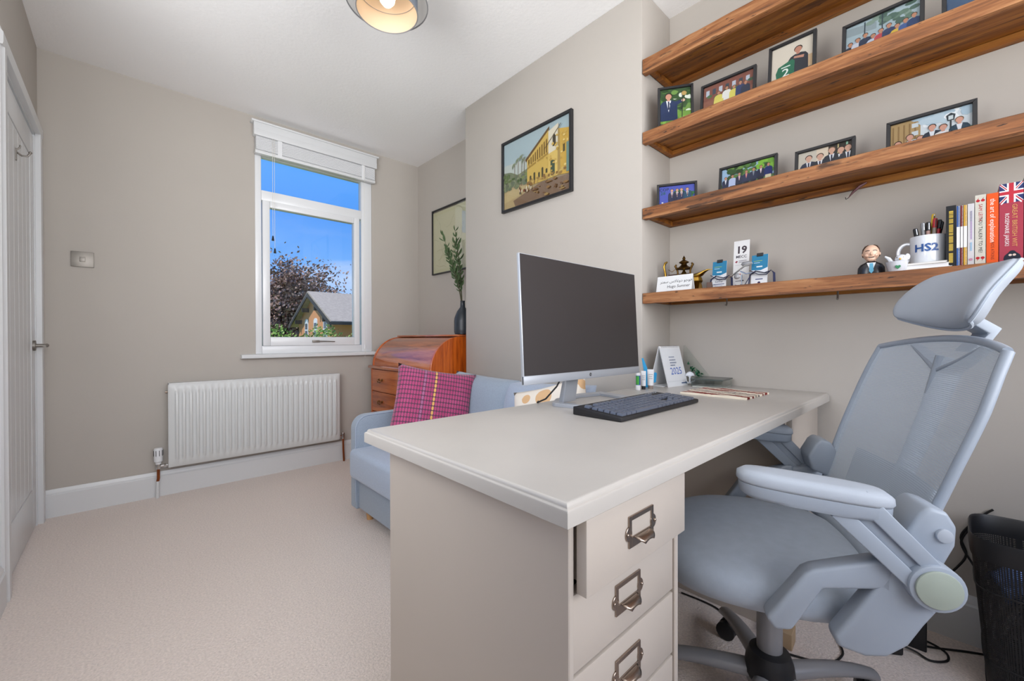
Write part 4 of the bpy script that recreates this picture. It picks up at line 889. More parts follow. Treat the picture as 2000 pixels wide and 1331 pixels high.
# ------------------------------------------------------------------ pictures on the walls
def painting_art():
    A = Art(50.6, 39, '9fb9c4')
    A.poly([(0, 18), (50.6, 18), (50.6, 39), (0, 39)], 'a9c3cb'); A.poly([(0, 26), (50.6, 24), (50.6, 18), (0, 16)], 'c3cfc8')
    A.poly([(0, 0), (50.6, 0), (50.6, 13), (24, 12), (0, 14)], 'b8a06c'); A.poly([(8, 4), (30, 9), (50.6, 8), (50.6, 0), (10, 0)], '7a5b3c'); A.poly([(0, 4), (20, 7), (24, 10), (0, 12)], 'c8b27a')
    A.poly([(0, 12), (20, 12), (22, 20), (12, 18), (6, 21), (0, 22)], '6b7a4e')
    for x, z in ((3, 20), (9, 24), (12, 26), (15, 27), (17, 25)):
        A.line((x, 11), (x+.4, z), .45, '6d5a3c')
        for k in range(11):
            a = R(-30+24*k); A.poly([(x+.4, z), (x+.4+2.6*math.cos(a)+.3, z+2.2*math.sin(a)-.4), (x+.4+2.4*math.cos(a+.18), z+2.0*math.sin(a+.18)-.7)], random.choice(('6d7f52', '7d8d5e', '566a44')))
    A.blobs(.5, 11, 20, 17, ['6a7a4c', '53663f', '7f8c5c', '48583a', '8a946a'], 70, 1.3); A.blobs(.5, 16, 5, 20, ['62744a', '75855a'], 12, 1.2)
    A.poly([(20, 9), (20, 24), (36, 35), (36, 9)], 'd3b35f'); A.poly([(20, 18.3), (36, 22), (36, 23.2), (20, 19.3)], 'a98a45')
    A.poly([(18.5, 24.4), (36.5, 36.6), (36.5, 35), (19, 22.8)], '6f5636')
    for k in range(9):
        x = 21+k*1.65; f = (x-20)/16; A.poly([(x, 19.8+3.6*f), (x+.9, 20.0+3.7*f), (x+.9, 23.4+8.2*f), (x, 22.8+8.2*f)], '7a5f33')
    for x, z, h_ in ((22, 11, 3), (25, 11, 4), (28.5, 11.5, 2.6), (31, 11, 5), (34, 12.5, 2)): A.poly([(x, z), (x+1.3, z), (x+1.3, z+h_), (x+.65, z+h_+.5), (x, z+h_)], '4f4a34')
    A.poly([(36, 9), (36, 34), (43, 36), (43, 9)], 'd9d2bd'); A.poly([(36, 9), (36, 22), (43, 23), (43, 9)], 'd7ba6a'); A.poly([(39, 25), (41.2, 25), (41.2, 30), (40.1, 31.4), (39, 30)], '4a4438')
    A.poly([(43, 9), (43, 33), (50.6, 31), (50.6, 8)], 'caa650'); A.rect(46, 20, 47.4, 24, '5c5236'); A.rect(37.5, 10, 40.5, 18, '4d5a48'); A.poly([(42.3, 9), (42.6, 33), (43.8, 33), (44.4, 9)], 'a98f56')
    A.blobs(21, 9.5, 49, 12, ['b89a58', 'c7ab66', '9a7c48', '8a6a40'], 45, .9); A.blobs(21, 20, 35, 21, ['b39650', 'e0c47a'], 8, .5); A.blobs(37, 11, 50, 30, ['c9aa5c', 'e2c880', 'bb9a4e'], 30, .8)
    A.line((33, 25), (45, 35), .35, '5a4a34'); A.rect(48.6, 9, 50.6, 24, '6f8a80')
    for k in range(14): x = random.uniform(14, 24); A.ell(x, random.uniform(6.5, 9.5), .5, .9, random.choice(('5b4636', 'd8cbb0', '7c3f32', '3d3a34')), 7)
    for k in range(20): A.ell(random.uniform(24, 50), random.uniform(1, 9), random.uniform(.5, 2), random.uniform(.3, .8), random.choice(('8c6c46', '6b4d33', '9c8152')), 7)
    return A
picture('painting', 'black-framed painting of a yellow colonnaded building and palms on the chimney breast', 'painting', .53, .414, painting_art(), (XC-.020, 1.593, 1.692), R(-90), 0, .015, .019, stand=False)
A = Art(60, 51, 'd6d3ab'); A.rect(0, 0, 60, 51, 'd3d1a8'); A.poly([(3, 3), (57, 3), (57, 48), (3, 48)], 'd8d6b2')
rg = random.Random(4)
for k in range(26):
    x, z = rg.uniform(5, 50), rg.uniform(5, 44); px_, pz_ = x, z; a = rg.uniform(0, 6.3)
    for j in range(7):
        a += rg.uniform(-.7, .7); nx, nz = px_+2.2*math.cos(a), pz_+2.2*math.sin(a); A.line((px_, pz_), (nx, nz), .22, rg.choice(('b3b48c', 'a9a888', 'bdb590'))); px_, pz_ = nx, nz
picture('framed_map', 'pale yellow-green sketch in a thin black frame in the far alcove', 'picture', .62, .54, A, (XR-.020, 2.73, 1.482), R(-90), 0, .010, .018, stand=False)

# ------------------------------------------------------------------ framed photographs
GR = ['3f6b2c', '55803a', '2f5424', '6d9446']
def ph(w_, h_, bgc): return Art(w_*100-2.0, h_*100-2.0, bgc)
def person_row(A, xs, top, u, suits, **kw):
    for i, x in enumerate(xs): A.person(x, top+kw.get('dz', (0,)*20)[i], u, suits[i % len(suits)], kw.get('skin', 'c99a80'), ('2a1c14', '4a3324', '6b5138')[i % 3], kw.get('shirt', 'dfe4ec'), kw.get('tie'), kw.get('legs'))
GF = 'black-framed photographs on the alcove shelves'
def photo(label, w_, h_, A, y, z, rz=-90, x=1.825, lean=7):
    k, hk = (.948, .735) if z == Z2 else (.978, .885)
    wn_, hn_ = w_*k, h_*hk; ks = (wn_-.02)/(w_-.02); kz = max((hn_-.02)/(h_-.02), ks*.86); dz_ = (h_-.02)*kz-(hn_-.02)
    A.mb.v = [(p[0]*ks, p[1], max(.0002*0, p[2]*kz-dz_)) for p in A.mb.v]
    picture('photo_frame', label, 'photo frame', wn_, hn_, A, (x*k, y*k, z), R(rz), R(lean), .010, .014, GF)
A = ph(.150, .238, '33502c'); A.blobs(0, 8, 13, 22, GR+['dfe8d8', '24401c'], 60, 1.3); A.rect(0, 0, 13, 9, '6f9a3c'); A.blobs(0, 0, 13, 8, ['7fae48', '5f8a34'], 25, 1.2)
A.person(3.6, 19.5, 3.6, '26365c', 'c9937c', '241812', 'e8ecf2', '2c3350'); A.poly([(4, 14), (9.4, 15.4), (9.6, 13.8), (4.4, 11.2)], '24345a'); A.ell(9.8, 14.8, .8, .8, 'd8b49c'); A.line((9.6, 20), (9.2, 4), .3, '2a2a2a'); A.ell(10.2, 18.6, 1.1, 1.2, 'b79a5c')
photo('portrait photo of a person in navy suit in a garden, leftmost on second shelf', .150, .238, A, .862, Z2, -57.6, 1.800, 5)
A = ph(.214, .186, '8d5a48'); A.rect(0, 9, 19.4, 16.6, '7f4a3c'); A.rect(0, 0, 19.4, 5, '74707a')
for k in range(7): A.rect(1+k*2.6, 11.5, 2.4+k*2.6, 14.5, '39424e' if k % 2 else 'b9c2d0')
A.blobs(0, 8, 19, 12, ['35553a', '4a6a44', '2e4a34'], 10, 1.0)
for k, (x, c) in enumerate(((6.2, 'd8cf62'), (9.4, 'e8e8e4'), (12.2, 'd8cf62'), (14.6, '2e3c66'), (16.6, '263046'))): A.person(x, 12.2+(k % 2)*.9, 1.7, c, 'b98468', '2a1c14')
A.poly([(4.2, 2), (4.4, 7.6), (8.2, 7.6), (8.4, 2)], 'ddd46a'); A.rect(4.8, 5.2, 7.8, 6.0, '4c5a3a'); A.rect(5, 3.6, 7.6, 4.2, '4c5a3a')
photo('team photo with yellow shirts outside a red brick building, on the second shelf', .214, .186, A, .660, Z2, -88)
A = ph(.153, .232, 'd8cfc0'); A.rect(0, 0, 13.3, 7, 'cdbfa8'); A.rect(7.5, 7, 13.3, 12.5, 'c8ab86'); A.rect(9.5, 2.4, 13.3, 7, '3a3f4a')
A.person(8.6, 18.6, 3.2, '262a34', 'b9806a', '2a1c14'); A.poly([(7.2, 13.4), (10.4, 12.2), (10.6, 13.4), (7.4, 14.2)], 'c08a74')
A.poly([(2.0, 3.6), (1.4, 9), (2.2, 11.6), (4.2, 12.4), (6.8, 13.4), (7.6, 12.2), (7.4, 3.8), (4.6, 2.8)], '1f6a4e'); A.text('2', 4.7, 8.0, 5.2, 'eef4f0'); A.rect(3.2, 10.6, 6.2, 11.1, 'dfeae4')
photo('photo of a person holding up a green number 2 shirt, tallest on the second shelf', .153, .232, A, .433, Z2)
A = ph(.205, .180, 'a3b4c4'); A.rect(0, 9, 18.5, 16, '9fb3bc'); A.poly([(0, 12), (8, 11), (8, 14), (0, 15.5)], '8a9aa0'); A.blobs(6, 10, 18.5, 16, ['5f7a6c', '49645a', '7d9488'], 18, 1.3); A.rect(0, 0, 18.5, 6, 'aab0bc'); A.line((5, 4), (5, 15.5), .3, '30404a'); A.line((9.5, 4), (9.5, 16), .3, '30404a')
for k in range(9): A.person(1.2+k*2.0, 9.2+(k % 3)*.8, 1.7, ('2b2f3e', 'c8ccd8', '22304a', 'b8c4d8', 'b8434a', '2a3a5e', 'd0b040', '3f5c96', '28406a')[k], 'b98468')
photo('team photo on an outdoor pitch with one red shirt, on the second shelf', .205, .180, A, .180, Z2, -91)
A = ph(.20, .150, '4a5e78'); A.rect(0, 5, 18, 13, '3f5878'); A.blobs(0, 2, 18, 6, ['d0d4d8', '8c98a8'], 14, 1.0)
photo('blue-toned photo cut off by the frame edge, rightmost on the second shelf', .20, .150, A, -.060, Z2)
A = ph(.168, .128, '3c4fa8'); A.poly([(0, 0), (14.8, 0), (14.8, 10.8), (0, 10.8)], '4a56b4'); A.ell(8.4, 6, 3.0, 2.6, '1f5a3a', 16); A.blobs(11, 2, 14.8, 7.5, ['2f7a3c', '3f9448', '1f5a30'], 16, .9)
A.text('COP', 2.1, 9.1, 2.0, '12241f'); A.text('28', 1.6, 7.2, 2.2, '1c5a44')
person_row(A, (5.4, 7.6, 9.4, 11.8), 9.2, 1.6, ['232a4c', '1e2340', '232a4c', '1b4a66'], shirt='e8e4e4', tie='7a3a30'); A.rect(1, 1, 4.5, 1.5, 'dfe6f4'); A.rect(1, 2, 1.7, 2.6, 'dfe6f4')
photo('small photo of four people in suits on a blue backdrop, leftmost on the third shelf', .168, .128, A, .857, Z3, -61.6, 1.800, 6)
A = ph(.212, .150, '9fc0e0'); A.rect(0, 0, 19.2, 4.5, '88a24a'); A.blobs(2.5, 7.5, 19, 13, GR+['24401c'], 50, 1.3); A.blobs(13, 8, 19, 13, ['7fb83a', '6aa232'], 14, 1.2); A.rect(0, 3.5, 19.2, 5.5, '5a7a3c')
for k in range(7): A.person(1.6+k*2.6, 9.2+k*.28, 1.35, ('232a48', 'b8c8ec', '262c44', '2a3252', '30364e', '242a44', '1f2c66')[k], 'c08a70', '3a281c', ('e8ecf4', None, 'e0b8c4', 'e09090', '8a94a0', 'e8d8d8', None)[k], None, ('2a2f40', '22283a', '20242f', '1e222e', '242a3a', '22262f', 'cfc8a8')[k])
photo('photo of seven people lined up on grass under trees, on the third shelf', .212, .150, A, .585, Z3, -88)
A = ph(.176, .128, 'c9c2b4'); A.rect(5.5, 0, 9, 10.8, 'dccdb8'); A.rect(9, 3, 15.6, 10.8, '2e2a24'); A.rect(11.6, 5, 12, 10.8, 'b9a878'); A.rect(14, 7, 14.5, 10.8, '8fc4a8')
person_row(A, (3.2, 6.6, 10.0, 12.6, 14.6), 9.6, 2.6, ['2c3448', '262a34', '2a2e3a', '2c2f38', '30343c'], dz=(-.4, -.8, .6, -.2, 0), tie='2a2840', skin='d0a48e')
photo('photo of five people in dark suits in a doorway, on the third shelf', .176, .128, A, .333, Z3)
A = ph(.200, .140, 'cfd9e0'); A.rect(0, 0, 7, 12, 'a98d5e'); 
for k in range(5): A.rect(.4+k*1.3, 0, .8+k*1.3, 11, '8a6c42')
for k in range(3): A.rect(5.0, 3+k*3, 6.5, 4.6+k*3, 'c8d2d8')
A.blobs(6.5, 8, 18, 12, ['e8eef2', 'b8ccd8', 'a9c0d0'], 14, 1.8); A.blobs(7, 2.6, 18, 4.6, ['5c7a5a', '6f8a62', '48644a'], 20, .8); A.line((13.6, 2), (13.6, 8), .35, '20262c'); A.poly([(12.9, 8), (14.3, 8), (14.6, 10), (13.6, 10.8), (12.6, 10)], '2a343c'); A.rect(13.1, 8.4, 14.1, 9.8, 'c8d4d8')
person_row(A, (1.8, 4.6, 7.0, 9.6, 12.0, 15.4), 6.8, 2.2, ['2a4068', '2c4a78', '7a2c48', '202a3c', 'e0dcd8', '1e3a4c'], dz=(-1.6, 0, -1.4, 1.6, .6, 1.8), skin='cf9a86')
photo('photo of six people by an ornate street lamp, rightmost on the third shelf', .200, .140, A, .066, Z3)

# ------------------------------------------------------------------ things on the lowest shelf
def ar(s_): return s_
NAME_AR = '\uFEAE\uFEE8\uFEE4\uFEB3 \uFEB1\uFEFC\uFECF\uFEED\uFEA9 \uFEEE\uFE9F\uFEEE\uFEEB'
npl = thing('name_card', 'white tent name card with Arabic and English lettering on the lowest shelf', 'name card', (1.700, .820, Z4), R(-90))
b = MB(); b.prism([(-.012, 0), (-.0108, 0), (.004, .064), (.020, 0), (.0212, 0), (.0045, .068), (.0035, .068)], -.077, .077, 'x'); b.build('card', 'white_card', npl)
A = Art(15.2, 6.6, 'f0f2f4'); A.text(NAME_AR, 8.4, 4.4, 1.75, '3a3c40'); A.text('Hugo Sumner', 9.6, 2.1, 1.75, '3a3c40')
A.mb.xf(Matrix.Translation((0, -.0124, .0005)) @ Matrix.Rotation(R(-13.0), 4, 'X')); A.mb.build('lettering', 'print', npl, smooth=False, fix=False)
br = thing('brass_ornament', 'slim curved brass ornament at the left end of the lowest shelf', 'ornament', (1.795, .905, Z4), 0)
b = MB(); b.lathe([(.016, 0), (.018, .006), (.010, .014), (.014, .03), (.019, .045), (.012, .062), (.006, .075)], 18); b.tube([(0, 0, .07), (0, .004, .10), (0, .010, .125), (0, .004, .142), (0, -.006, .146)], [.006, .005, .0045, .006, .004], 8); b.build('brass_body', 'brass', br)
bk = thing('brown_plaque', 'small dark brown plaque leaning behind the name card', 'plaque', (1.850, .875, Z4), R(-86), rotx=R(-6))
MB().box(-.05, .05, 0, .008, 0, .098).build('board', mat('plaque_brown', '4a2c20', .5), bk, bevel=.001, seg=1)
bp_ = thing('brass_bell', 'small brass bell under a pointed pagoda frame on the lowest shelf', 'bell', (1.815, .832, Z4), 0)
b = MB(); b.lathe([(.030, 0), (.032, .005), (.030, .010), (.022, .030), (.024, .055), (.022, .072), (.013, .088), (.006, .098), (.004, .108)], 24); b.build('bell', 'brass', bp_)
b = MB(); b.lathe([(.006, .106), (.030, .108), (.032, .112), (.020, .120), (.013, .126), (.011, .132), (.020, .136), (.021, .139), (.010, .147), (.005, .150), (.007, .156), (.003, .163), (.001, .168)], 20); b.build('pagoda_roof', 'dark_brass', bp_)
for s_ in (-1, 1):
    b = MB(); b.tube([(0, s_*.031, .004), (0, s_*.029, .06), (0, s_*.028, .10), (0, s_*.034, .116), (0, s_*.040, .126), (0, s_*.034, .132)], [.004, .0035, .004, .005, .005, .004], 8); b.build('side_post', 'dark_brass', bp_)
b = MB(); b.tube([(0, .034, .116), (-.01, .050, .100), (-.012, .066, .112)], .0012, 5); b.build('chain', 'brass', bp_)
lp = thing('brass_oil_lamp', 'brass lamp with a long curved spout behind the name card', 'oil lamp', (1.785, .765, Z4), 0)
b = MB(); b.lathe([(.020, 0), (.021, .004), (.010, .012), (.018, .030), (.026, .045), (.022, .060), (.010, .068)], 20); b.tube([(0, .03, .062), (0, 0, .068), (0, -.020, .074), (0, -.036, .084), (0, -.050, .089), (0, -.066, .088)], [.012, .019, .016, .010, .005, .0015], 10, flat=.6); b.build('lamp_body', 'brass', lp)
for x, y, l_ in ((1.725, .722, 'tiny dark bronze figure just right of the name card'), (1.735, .690, 'tiny square wooden trinket left of the first badge')):
    tr = thing('trinket', l_, 'trinket', (x, y, Z4), R(20)); b = MB()
    if y > .7: b.loft([[(-.012, -.008, 0), (.012, -.008, 0), (.012, .008, 0), (-.012, .008, 0)], [(-.008, -.006, .018), (.008, -.006, .018), (.008, .006, .018), (-.008, .006, .018)], [(-.001, -.001, .034), (.003, -.001, .034), (.003, .003, .034), (-.001, .003, .034)]])
    else: b.box(-.012, .012, -.010, .010, 0, .028); b.box(-.008, .008, -.0115, -.010, .008, .020)
    b.build('trinket_body', 'dark_brass' if y > .7 else mat('dark_wood', '4b2f22', .5), tr, bevel=.001, seg=1)
def badge(label, y, x, top, seed):
    t = thing('lanyard_badge', label, 'badge', (x, y, Z4), R(-90), 'conference badges on the lowest shelf', rotx=R(-7))
    w_, h_ = .055, top; MB().box(-w_/2, w_/2, 0, .0015, 0, h_).build('badge_card', 'white_card', t)
    A = Art(w_*100, h_*100, 'eef0f4'); hz = h_*100
    A.poly([(0, hz*.52), (0, hz), (w_*100, hz), (w_*100, hz*.58), (3.2, hz*.50)], '2f83ad'); A.rect(.7, hz*.80, 3.6, hz*.815, 'a9c84a'); A.rect(.7, hz*.74, 2.8, hz*.755, 'cfe4ee'); A.rect(1.7, hz*.60, 3.7, hz*.64, 'e8f4f8')
    if seed == 1: A.text('Hugo', 2.75, hz*.36, 1.0, '2a3160'); A.text('Sumner', 2.75, hz*.28, 1.0, '2a3160'); A.rect(.6, hz*.18, 4.9, hz*.205, '55608c'); A.rect(1.2, hz*.13, 4.2, hz*.145, '8a92b4')
    else: A.rect(1.5, hz*.2, 4, hz*.23, '4a5484'); A.ell(2.75, hz*.1, .5, .5, '3a2c54')
    A.build('print', t, (0, -.0006, 0))
    MB().box(-.011, .011, -.003, .004, h_-.006, h_+.007).build('clip', 'black_plastic', t, bevel=.001, seg=1)
    b = MB(); z0 = h_*.46
    b.tube([(-.034, -.004, z0*.15), (-.030, -.005, z0*.8), (-.010, -.006, z0*1.05), (.020, -.006, z0*.85), (.034, -.004, z0*.95)], .0055, 6, flat=.25)
    b.tube([(-.030, -.008, z0*1.1), (0, -.009, z0*.75), (.026, -.008, z0*.72), (.040, -.005, z0*1.0), (.050, -.004, z0*.8), (.052, -.003, .004)], .0055, 6, flat=.25)
    b.tube([(-.046, -.012, .004), (-.036, -.006, z0*.5), (-.028, .002, z0*.9)], .006, 6, flat=.25); b.build('lanyard', 'navy', t)
badge('blue-topped name badge with navy lanyard, nearer the name card', .670, 1.775, .118, 1)
badge('blue-topped badge with looped navy lanyard, right of the tall white card', .517, 1.755, .120, 2)
tcd = thing('event_card', 'tall white card printed 19 MECC leaning on the alcove wall', 'card', (1.800, .597, Z4), R(-90), rotx=R(-6))
MB().box(-.029, .029, 0, .0015, 0, .196).build('card', 'white_card', tcd)
A = Art(5.8, 19.6, 'f3f3f4'); A.text('19', 2.9, 15.7, 4.0, '4a4048', bold=.035); A.text('MECC', 2.9, 13.0, 1.5, '4a4550', bold=.02); A.poly([(.6, 11.0), (1.3, 11.5), (1.7, 11.1), (1.1, 10.5)], '9c3a4c')
for k in range(2): A.rect(2.0, 11.2-k*.6, 4.9, 11.45-k*.6, '8a8590')
A.rect(.7, 9.6, 4.8, 9.7, 'b0acb4'); A.rect(.7, 5.6, 2.9, 6.1, 'cf4450'); A.rect(1.0, 3.0, 3.2, 3.3, '70707c'); A.ell(3.8, 3.2, .3, .3, '40404c'); A.ell(1.2, 1.4, .4, .4, 'a0a0b4'); A.ell(3.2, 1.4, .4, .4, '8a6a6a'); A.rect(4.0, 1.2, 5.0, 1.6, 'a0a0a8')
A.build('print', tcd, (0, -.0006, 0))
ky = thing('folding_gadget', 'silver folding gadget with grey discs lying before the tall card', 'gadget', (1.735, .575, Z4), R(-90))
b = MB(); b.tube([(-.045, 0, .042), (-.030, 0, .046), (.015, -.002, .078), (.040, -.002, .086)], [.002, .003, .0035, .003], 8); b.tube([(.0, 0, .060), (.020, 0, .048), (.040, 0, .050)], .0022, 6); b.tube([(.004, .004, .0), (.004, .004, .046)], .0015, 6); b.build('wire_frame', 'chrome', ky)
b = MB(); b.sph((.022, .002, .086), (.020, .004, .010), 14, 8); b.build('disc', 'chair_grey', ky)
MB().sph((-.012, .001, .042), (.012, .004, .012), 14, 8).build('disc', 'chair_grey', ky)
# ceramic bust
bs = thing('bust_figurine', 'painted ceramic bust of a person in dark suit and blue tie', 'figurine', (1.745, .193, Z4), R(-82))
b = MB(); b.loft([[(.034*k*sup(a, 2.4)[0], .020*k2*sup(a, 2.4)[1], z) for a in [2*math.pi*i/24 for i in range(24)]] for k, k2, z in ((.98, 1, 0), (1, 1, .012), (.97, .98, .026), (.80, .9, .036), (.45, .7, .043), (.28, .55, .047))]); b.build('suit', mat('suit_black', '1b1c22', .25), bs)
b = MB(); b.prism([(-.011, .040), (.011, .040), (0, .006)], -.0212, -.018, 'y'); b.build('shirt', 'white_card', bs); b = MB(); b.prism([(-.004, .038), (.004, .038), (.0055, .014), (0, .006), (-.0055, .014)], -.0225, -.019, 'y'); b.build('tie', mat('tie_blue', '5aa4c4', .4), bs)
b = MB(); sk = mat('skin_ceramic', 'd8b29a', .3); b.sph((0, -.002, .072), (.0205, .022, .0265), 20, 14); b.sph((0, -.0225, .068), (.0042, .006, .006), 10, 8); b.sph((0, -.014, .052), (.012, .010, .008), 12, 8)
for s_ in (-1, 1): b.sph((s_*.0205, .002, .070), (.003, .005, .007), 8, 6); b.sph((s_*.010, -.016, .064), (.007, .006, .006), 8, 6)
b.tube([(0, 0, .035), (0, 0, .055)], .012, 12); b.build('head', sk, bs)
b = MB(); b.loft([[(.0222*math.cos(a)*k, .003+.0235*math.sin(a)*k2, z) for a in [R(-12)+R(204)*i/16 for i in range(17)]] for k, k2, z in ((.93, .93, .062), (.98, .98, .074), (.93, .96, .086), (.68, .80, .0955), (.30, .45, .0992))], False, closed=False); b.build('hair', mat('hair_brown', '5a4436', .35), bs, solid=.002)
b = MB(); 
for s_ in (-1, 1): b.tube([(s_*.004, -.0232, .0775), (s_*.009, -.022, .079), (s_*.014, -.0185, .0775)], .001, 6)
b.tube([(-.007, -.0222, .0575), (0, -.0238, .0562), (.007, -.0222, .0575)], .0012, 6)
b.build('features', 'suit_black', bs)['kind'] = 'stuff'
# bird bowl
bb = thing('bird_bowl', 'white bowl with a small chick figure and green heart beside the bust', 'bowl', (1.712, .130, Z4), R(-80))
MB().lathe([(.018, 0), (.020, .003), (.026, .030), (.0275, .032), (.0255, .032), (.019, .006), (.001, .005)], 28).build('bowl_body', 'white_ceramic', bb)
b = MB(); b.sph((.010, 0, .040), (.015, .014, .014), 16, 10); b.sph((.024, .004, .046), (.006, .004, .010), 10, 8); b.tube([(-.010, 0, .028), (-.018, 0, .044), (-.027, 0, .052)], [.006, .005, .002], 8); ch = b.build('chick', 'white_ceramic', bb)
MB().sph((.006, -.0135, .039), (.003, .003, .003), 8, 6).build('beak', mat('beak', 'd9a441', .4), ch)
for s_ in (-1, 1): MB().sph((.006+s_*.007, -.0118, .044), .0014, 8, 6).build('eye', 'black_plastic', ch)
b = MB(); b.prism([(0, .008), (.006, .014), (.006, .018), (.003, .0195), (0, .0175), (-.003, .0195), (-.006, .018), (-.006, .014)], -.0262, -.0225, 'y'); b.build('heart', mat('heart_green', '1d7048', .4), bb)
# notebooks under the mug
for i, (z0, hh, dx, m_, lab) in enumerate(((0, .007, 0, 'paper', 'bottom cream notebook of the three stacked under the mug'), (.0072, .011, .004, 'white_card', 'middle white notebook of the three stacked under the mug'), (.0184, .005, .0, 'paper', 'top cream notebook of the three stacked under the mug'))):
    nb = thing('notebook', lab, 'notebook', (1.770+dx, .066, Z4+z0), R(2-2*i), 'notebooks under the mug')
    MB().box(-.060, .060, -.049+.003*i, .048, 0, .0012).build('cover', m_, nb); MB().box(-.059, .058, -.047+.003*i, .046, .0012, hh-.0012).build('pages', 'white_card', nb); MB().box(-.060, .060, -.049+.003*i, .048, hh-.0012, hh).build('cover', m_, nb)
mg = thing('mug', 'white mug lettered HS2 holding pens, standing on notebooks', 'mug', (1.772, .066, Z4+.0236), R(-93))
MB().lathe([(.030, 0), (.036, .002), (.0385, .008), (.040, .082), (.0395, .0835), (.037, .082), (.0355, .010), (.001, .006)], 40).build('mug_body', 'white_ceramic', mg)
b = MB(); b.tube([(-.038, 0, .066)]+[(-.046-.020*math.sin(a), 0, .042+.026*math.cos(a)) for a in [R(180)*i/12 for i in range(13)]]+[(-.037, 0, .016)], .005, 10); b.build('handle', 'white_ceramic', mg)
tb = text_mb('HS2', .031, wscale=1.05, bold=.025); tb.v = [(.0408*math.sin(x/.0405), -.0408*math.cos(x/.0405), y+.045) for x, y, z in tb.v]; tb.build('lettering', mat('hs2_blue', '1f4d8c', .4), mg, smooth=False)
pens = (('black capped pen at the left of the mug', -.024, -.006, -.30, .0055, .102, 'black_plastic'), ('silver barrel pen in the mug', -.010, .004, -.08, .0055, .118, 'chair_grey'), ('pale pink pen in the mug', .0, -.010, -.02, .005, .116, mat('pen_pink', 'b9948c', .4)), ('purple pen in the mug', .006, .014, .04, .0045, .106, mat('pen_purple', '4a3a7a', .4)),
        ('yellow pencil, tallest in the mug', .010, .012, .12, .0042, .142, mat('pencil_yellow', 'd9b62e', .45)), ('clear red-tipped pen in the mug', .014, -.008, .10, .005, .126, mat('pen_clear', '9a8f84', .3)), ('red pen in the mug', .020, .0, .24, .005, .122, mat('pen_red', 'b0222c', .4)), ('black marker leaning right in the mug', .022, .010, .32, .0055, .118, 'black_rubber'))
for lab, x, y, tz, r_, h_, m_ in pens:
    M_ = Matrix.Rotation(R(-72), 4, 'Z'); q = M_ @ Vector((x, y, 0))
    pn = thing('pen', lab, 'pen', (1.772+q.x*.6, .066+q.y*.6, Z4+.033), R(-72), 'pens in the mug'); pn.rotation_euler = (0, tz*.5, R(-72))
    MB().lathe([(r_*.4, 0), (r_, .012), (r_, h_*.78), (r_*1.05, h_*.78)], 12).build('barrel', m_, pn); MB().lathe([(r_*1.08, h_*.78), (r_*1.08, h_-.004), (r_*.8, h_)], 12).build('cap', mat('red_cap', 'c03038', .4) if 'red-tipped' in lab else ('black_plastic' if 'pink' in lab or 'black' in lab or 'red pen' in lab else m_), pn)
    MB().box(-.001, .001, -r_*1.5, -r_*.9, h_*.8, h_-.003).build('pocket_clip', 'chrome', pn)
# books, spines facing -x
def book(label, y1, y0, h_, d_, col, letters=None, deco=None, x=1.722):
    t = thing('book', label, 'book', (x, (y0+y1)/2, Z4), R(-90), 'books on the lowest shelf'); w_ = y1-y0-.0008
    cm = mat('cover_'+col, col, .4)
    b = MB(); b.box(-w_/2, -w_/2+.0018, 0, d_, 0, h_); b.build('cover_board', cm, t)
    b = MB(); b.box(w_/2-.0018, w_/2, 0, d_, 0, h_); b.build('cover_board', cm, t)
    MB().box(-w_/2+.0018, w_/2-.0018, .002, d_-.003, .002, h_-.002).build('page_block', 'paper', t)
    A = Art(w_*100, h_*100, col)
    if deco: deco(A, w_*100, h_*100)
    for (s_, z, size, c, xo) in letters or ():
        tb = text_mb(s_, size/100, c); y = -A.k*.00004; A.k += 1
        A.mb.add([((v[1]+xo/100), y, -v[0]+z/100) for v in tb.v], tb.f, c)
    MB().box(-w_/2, w_/2, 0, .0018, 0, h_).build('spine', cm, t, bevel=.0006, seg=1); A.build('spine_print', t, (0, -.0003, 0))
book('black book with gold lettering, leftmost book', .028, .0075, .178, .11, '1e2024', None, lambda A, w_, h_: [A.rect(w_*.30, z0, w_*.72, z1, 'd0b24a') for z0, z1 in ((15.4, 16.3), (14.3, 15.2), (12.8, 14.0), (10.3, 12.5), (9.4, 10.1), (7.2, 9.2), (5.0, 7.0), (1.6, 4.3))] and [A.rect(w_*.30, z0, w_*.72, z0+.10, '4a4228') for z0 in [1.8+.42*k for k in range(34)]])
def band(A, w_, h_):
    for k in range(42): A.rect(w_*.55, .3+k*.41, w_*.9, .5+k*.41, 'd9d4cc')
    A.rect(0, h_*.32, w_, h_*.66, 'eef0f2')
book('thin blue notebook with dotted spine beside the black book', .0070, .0, .174, .10, '3c62a4', None, band); book('thin dark red notebook with dotted spine', -.0005, -.0060, .174, .10, '7c1f22', None, band); book('thin yellow notebook with dotted spine', -.0065, -.0135, .174, .10, 'd8a83a', None, band)
book('slim white paperback with violet lettering', -.0140, -.0270, .175, .11, 'd2d0d3', None, lambda A, w_, h_: ([A.rect(w_*.40, 7.6+.36*k, w_*.66, 7.86+.36*k, 'a284b4' if k < 14 else '8a86a0') for k in range(22)], [A.rect(w_*.40, 4.4+.4*k, w_*.66, 4.7+.4*k, '8ab8d8') for k in range(6)], A.ell(w_/2, 2.0, .35, .35, 'c08aa0')))
def quo(A, w_, h_):
    for zc, sg in ((h_-1.6, 1), (2.2, -1)):
        for k in (-1, 1): A.ell(w_/2+k*.45, zc, .38, .36, 'b8202c'); A.poly([(w_/2+k*.45+.36*sg*-1, zc), (w_/2+k*.45-.05*sg, zc), (w_/2+k*.45+.2*sg, zc+.9*sg)], 'b8202c')
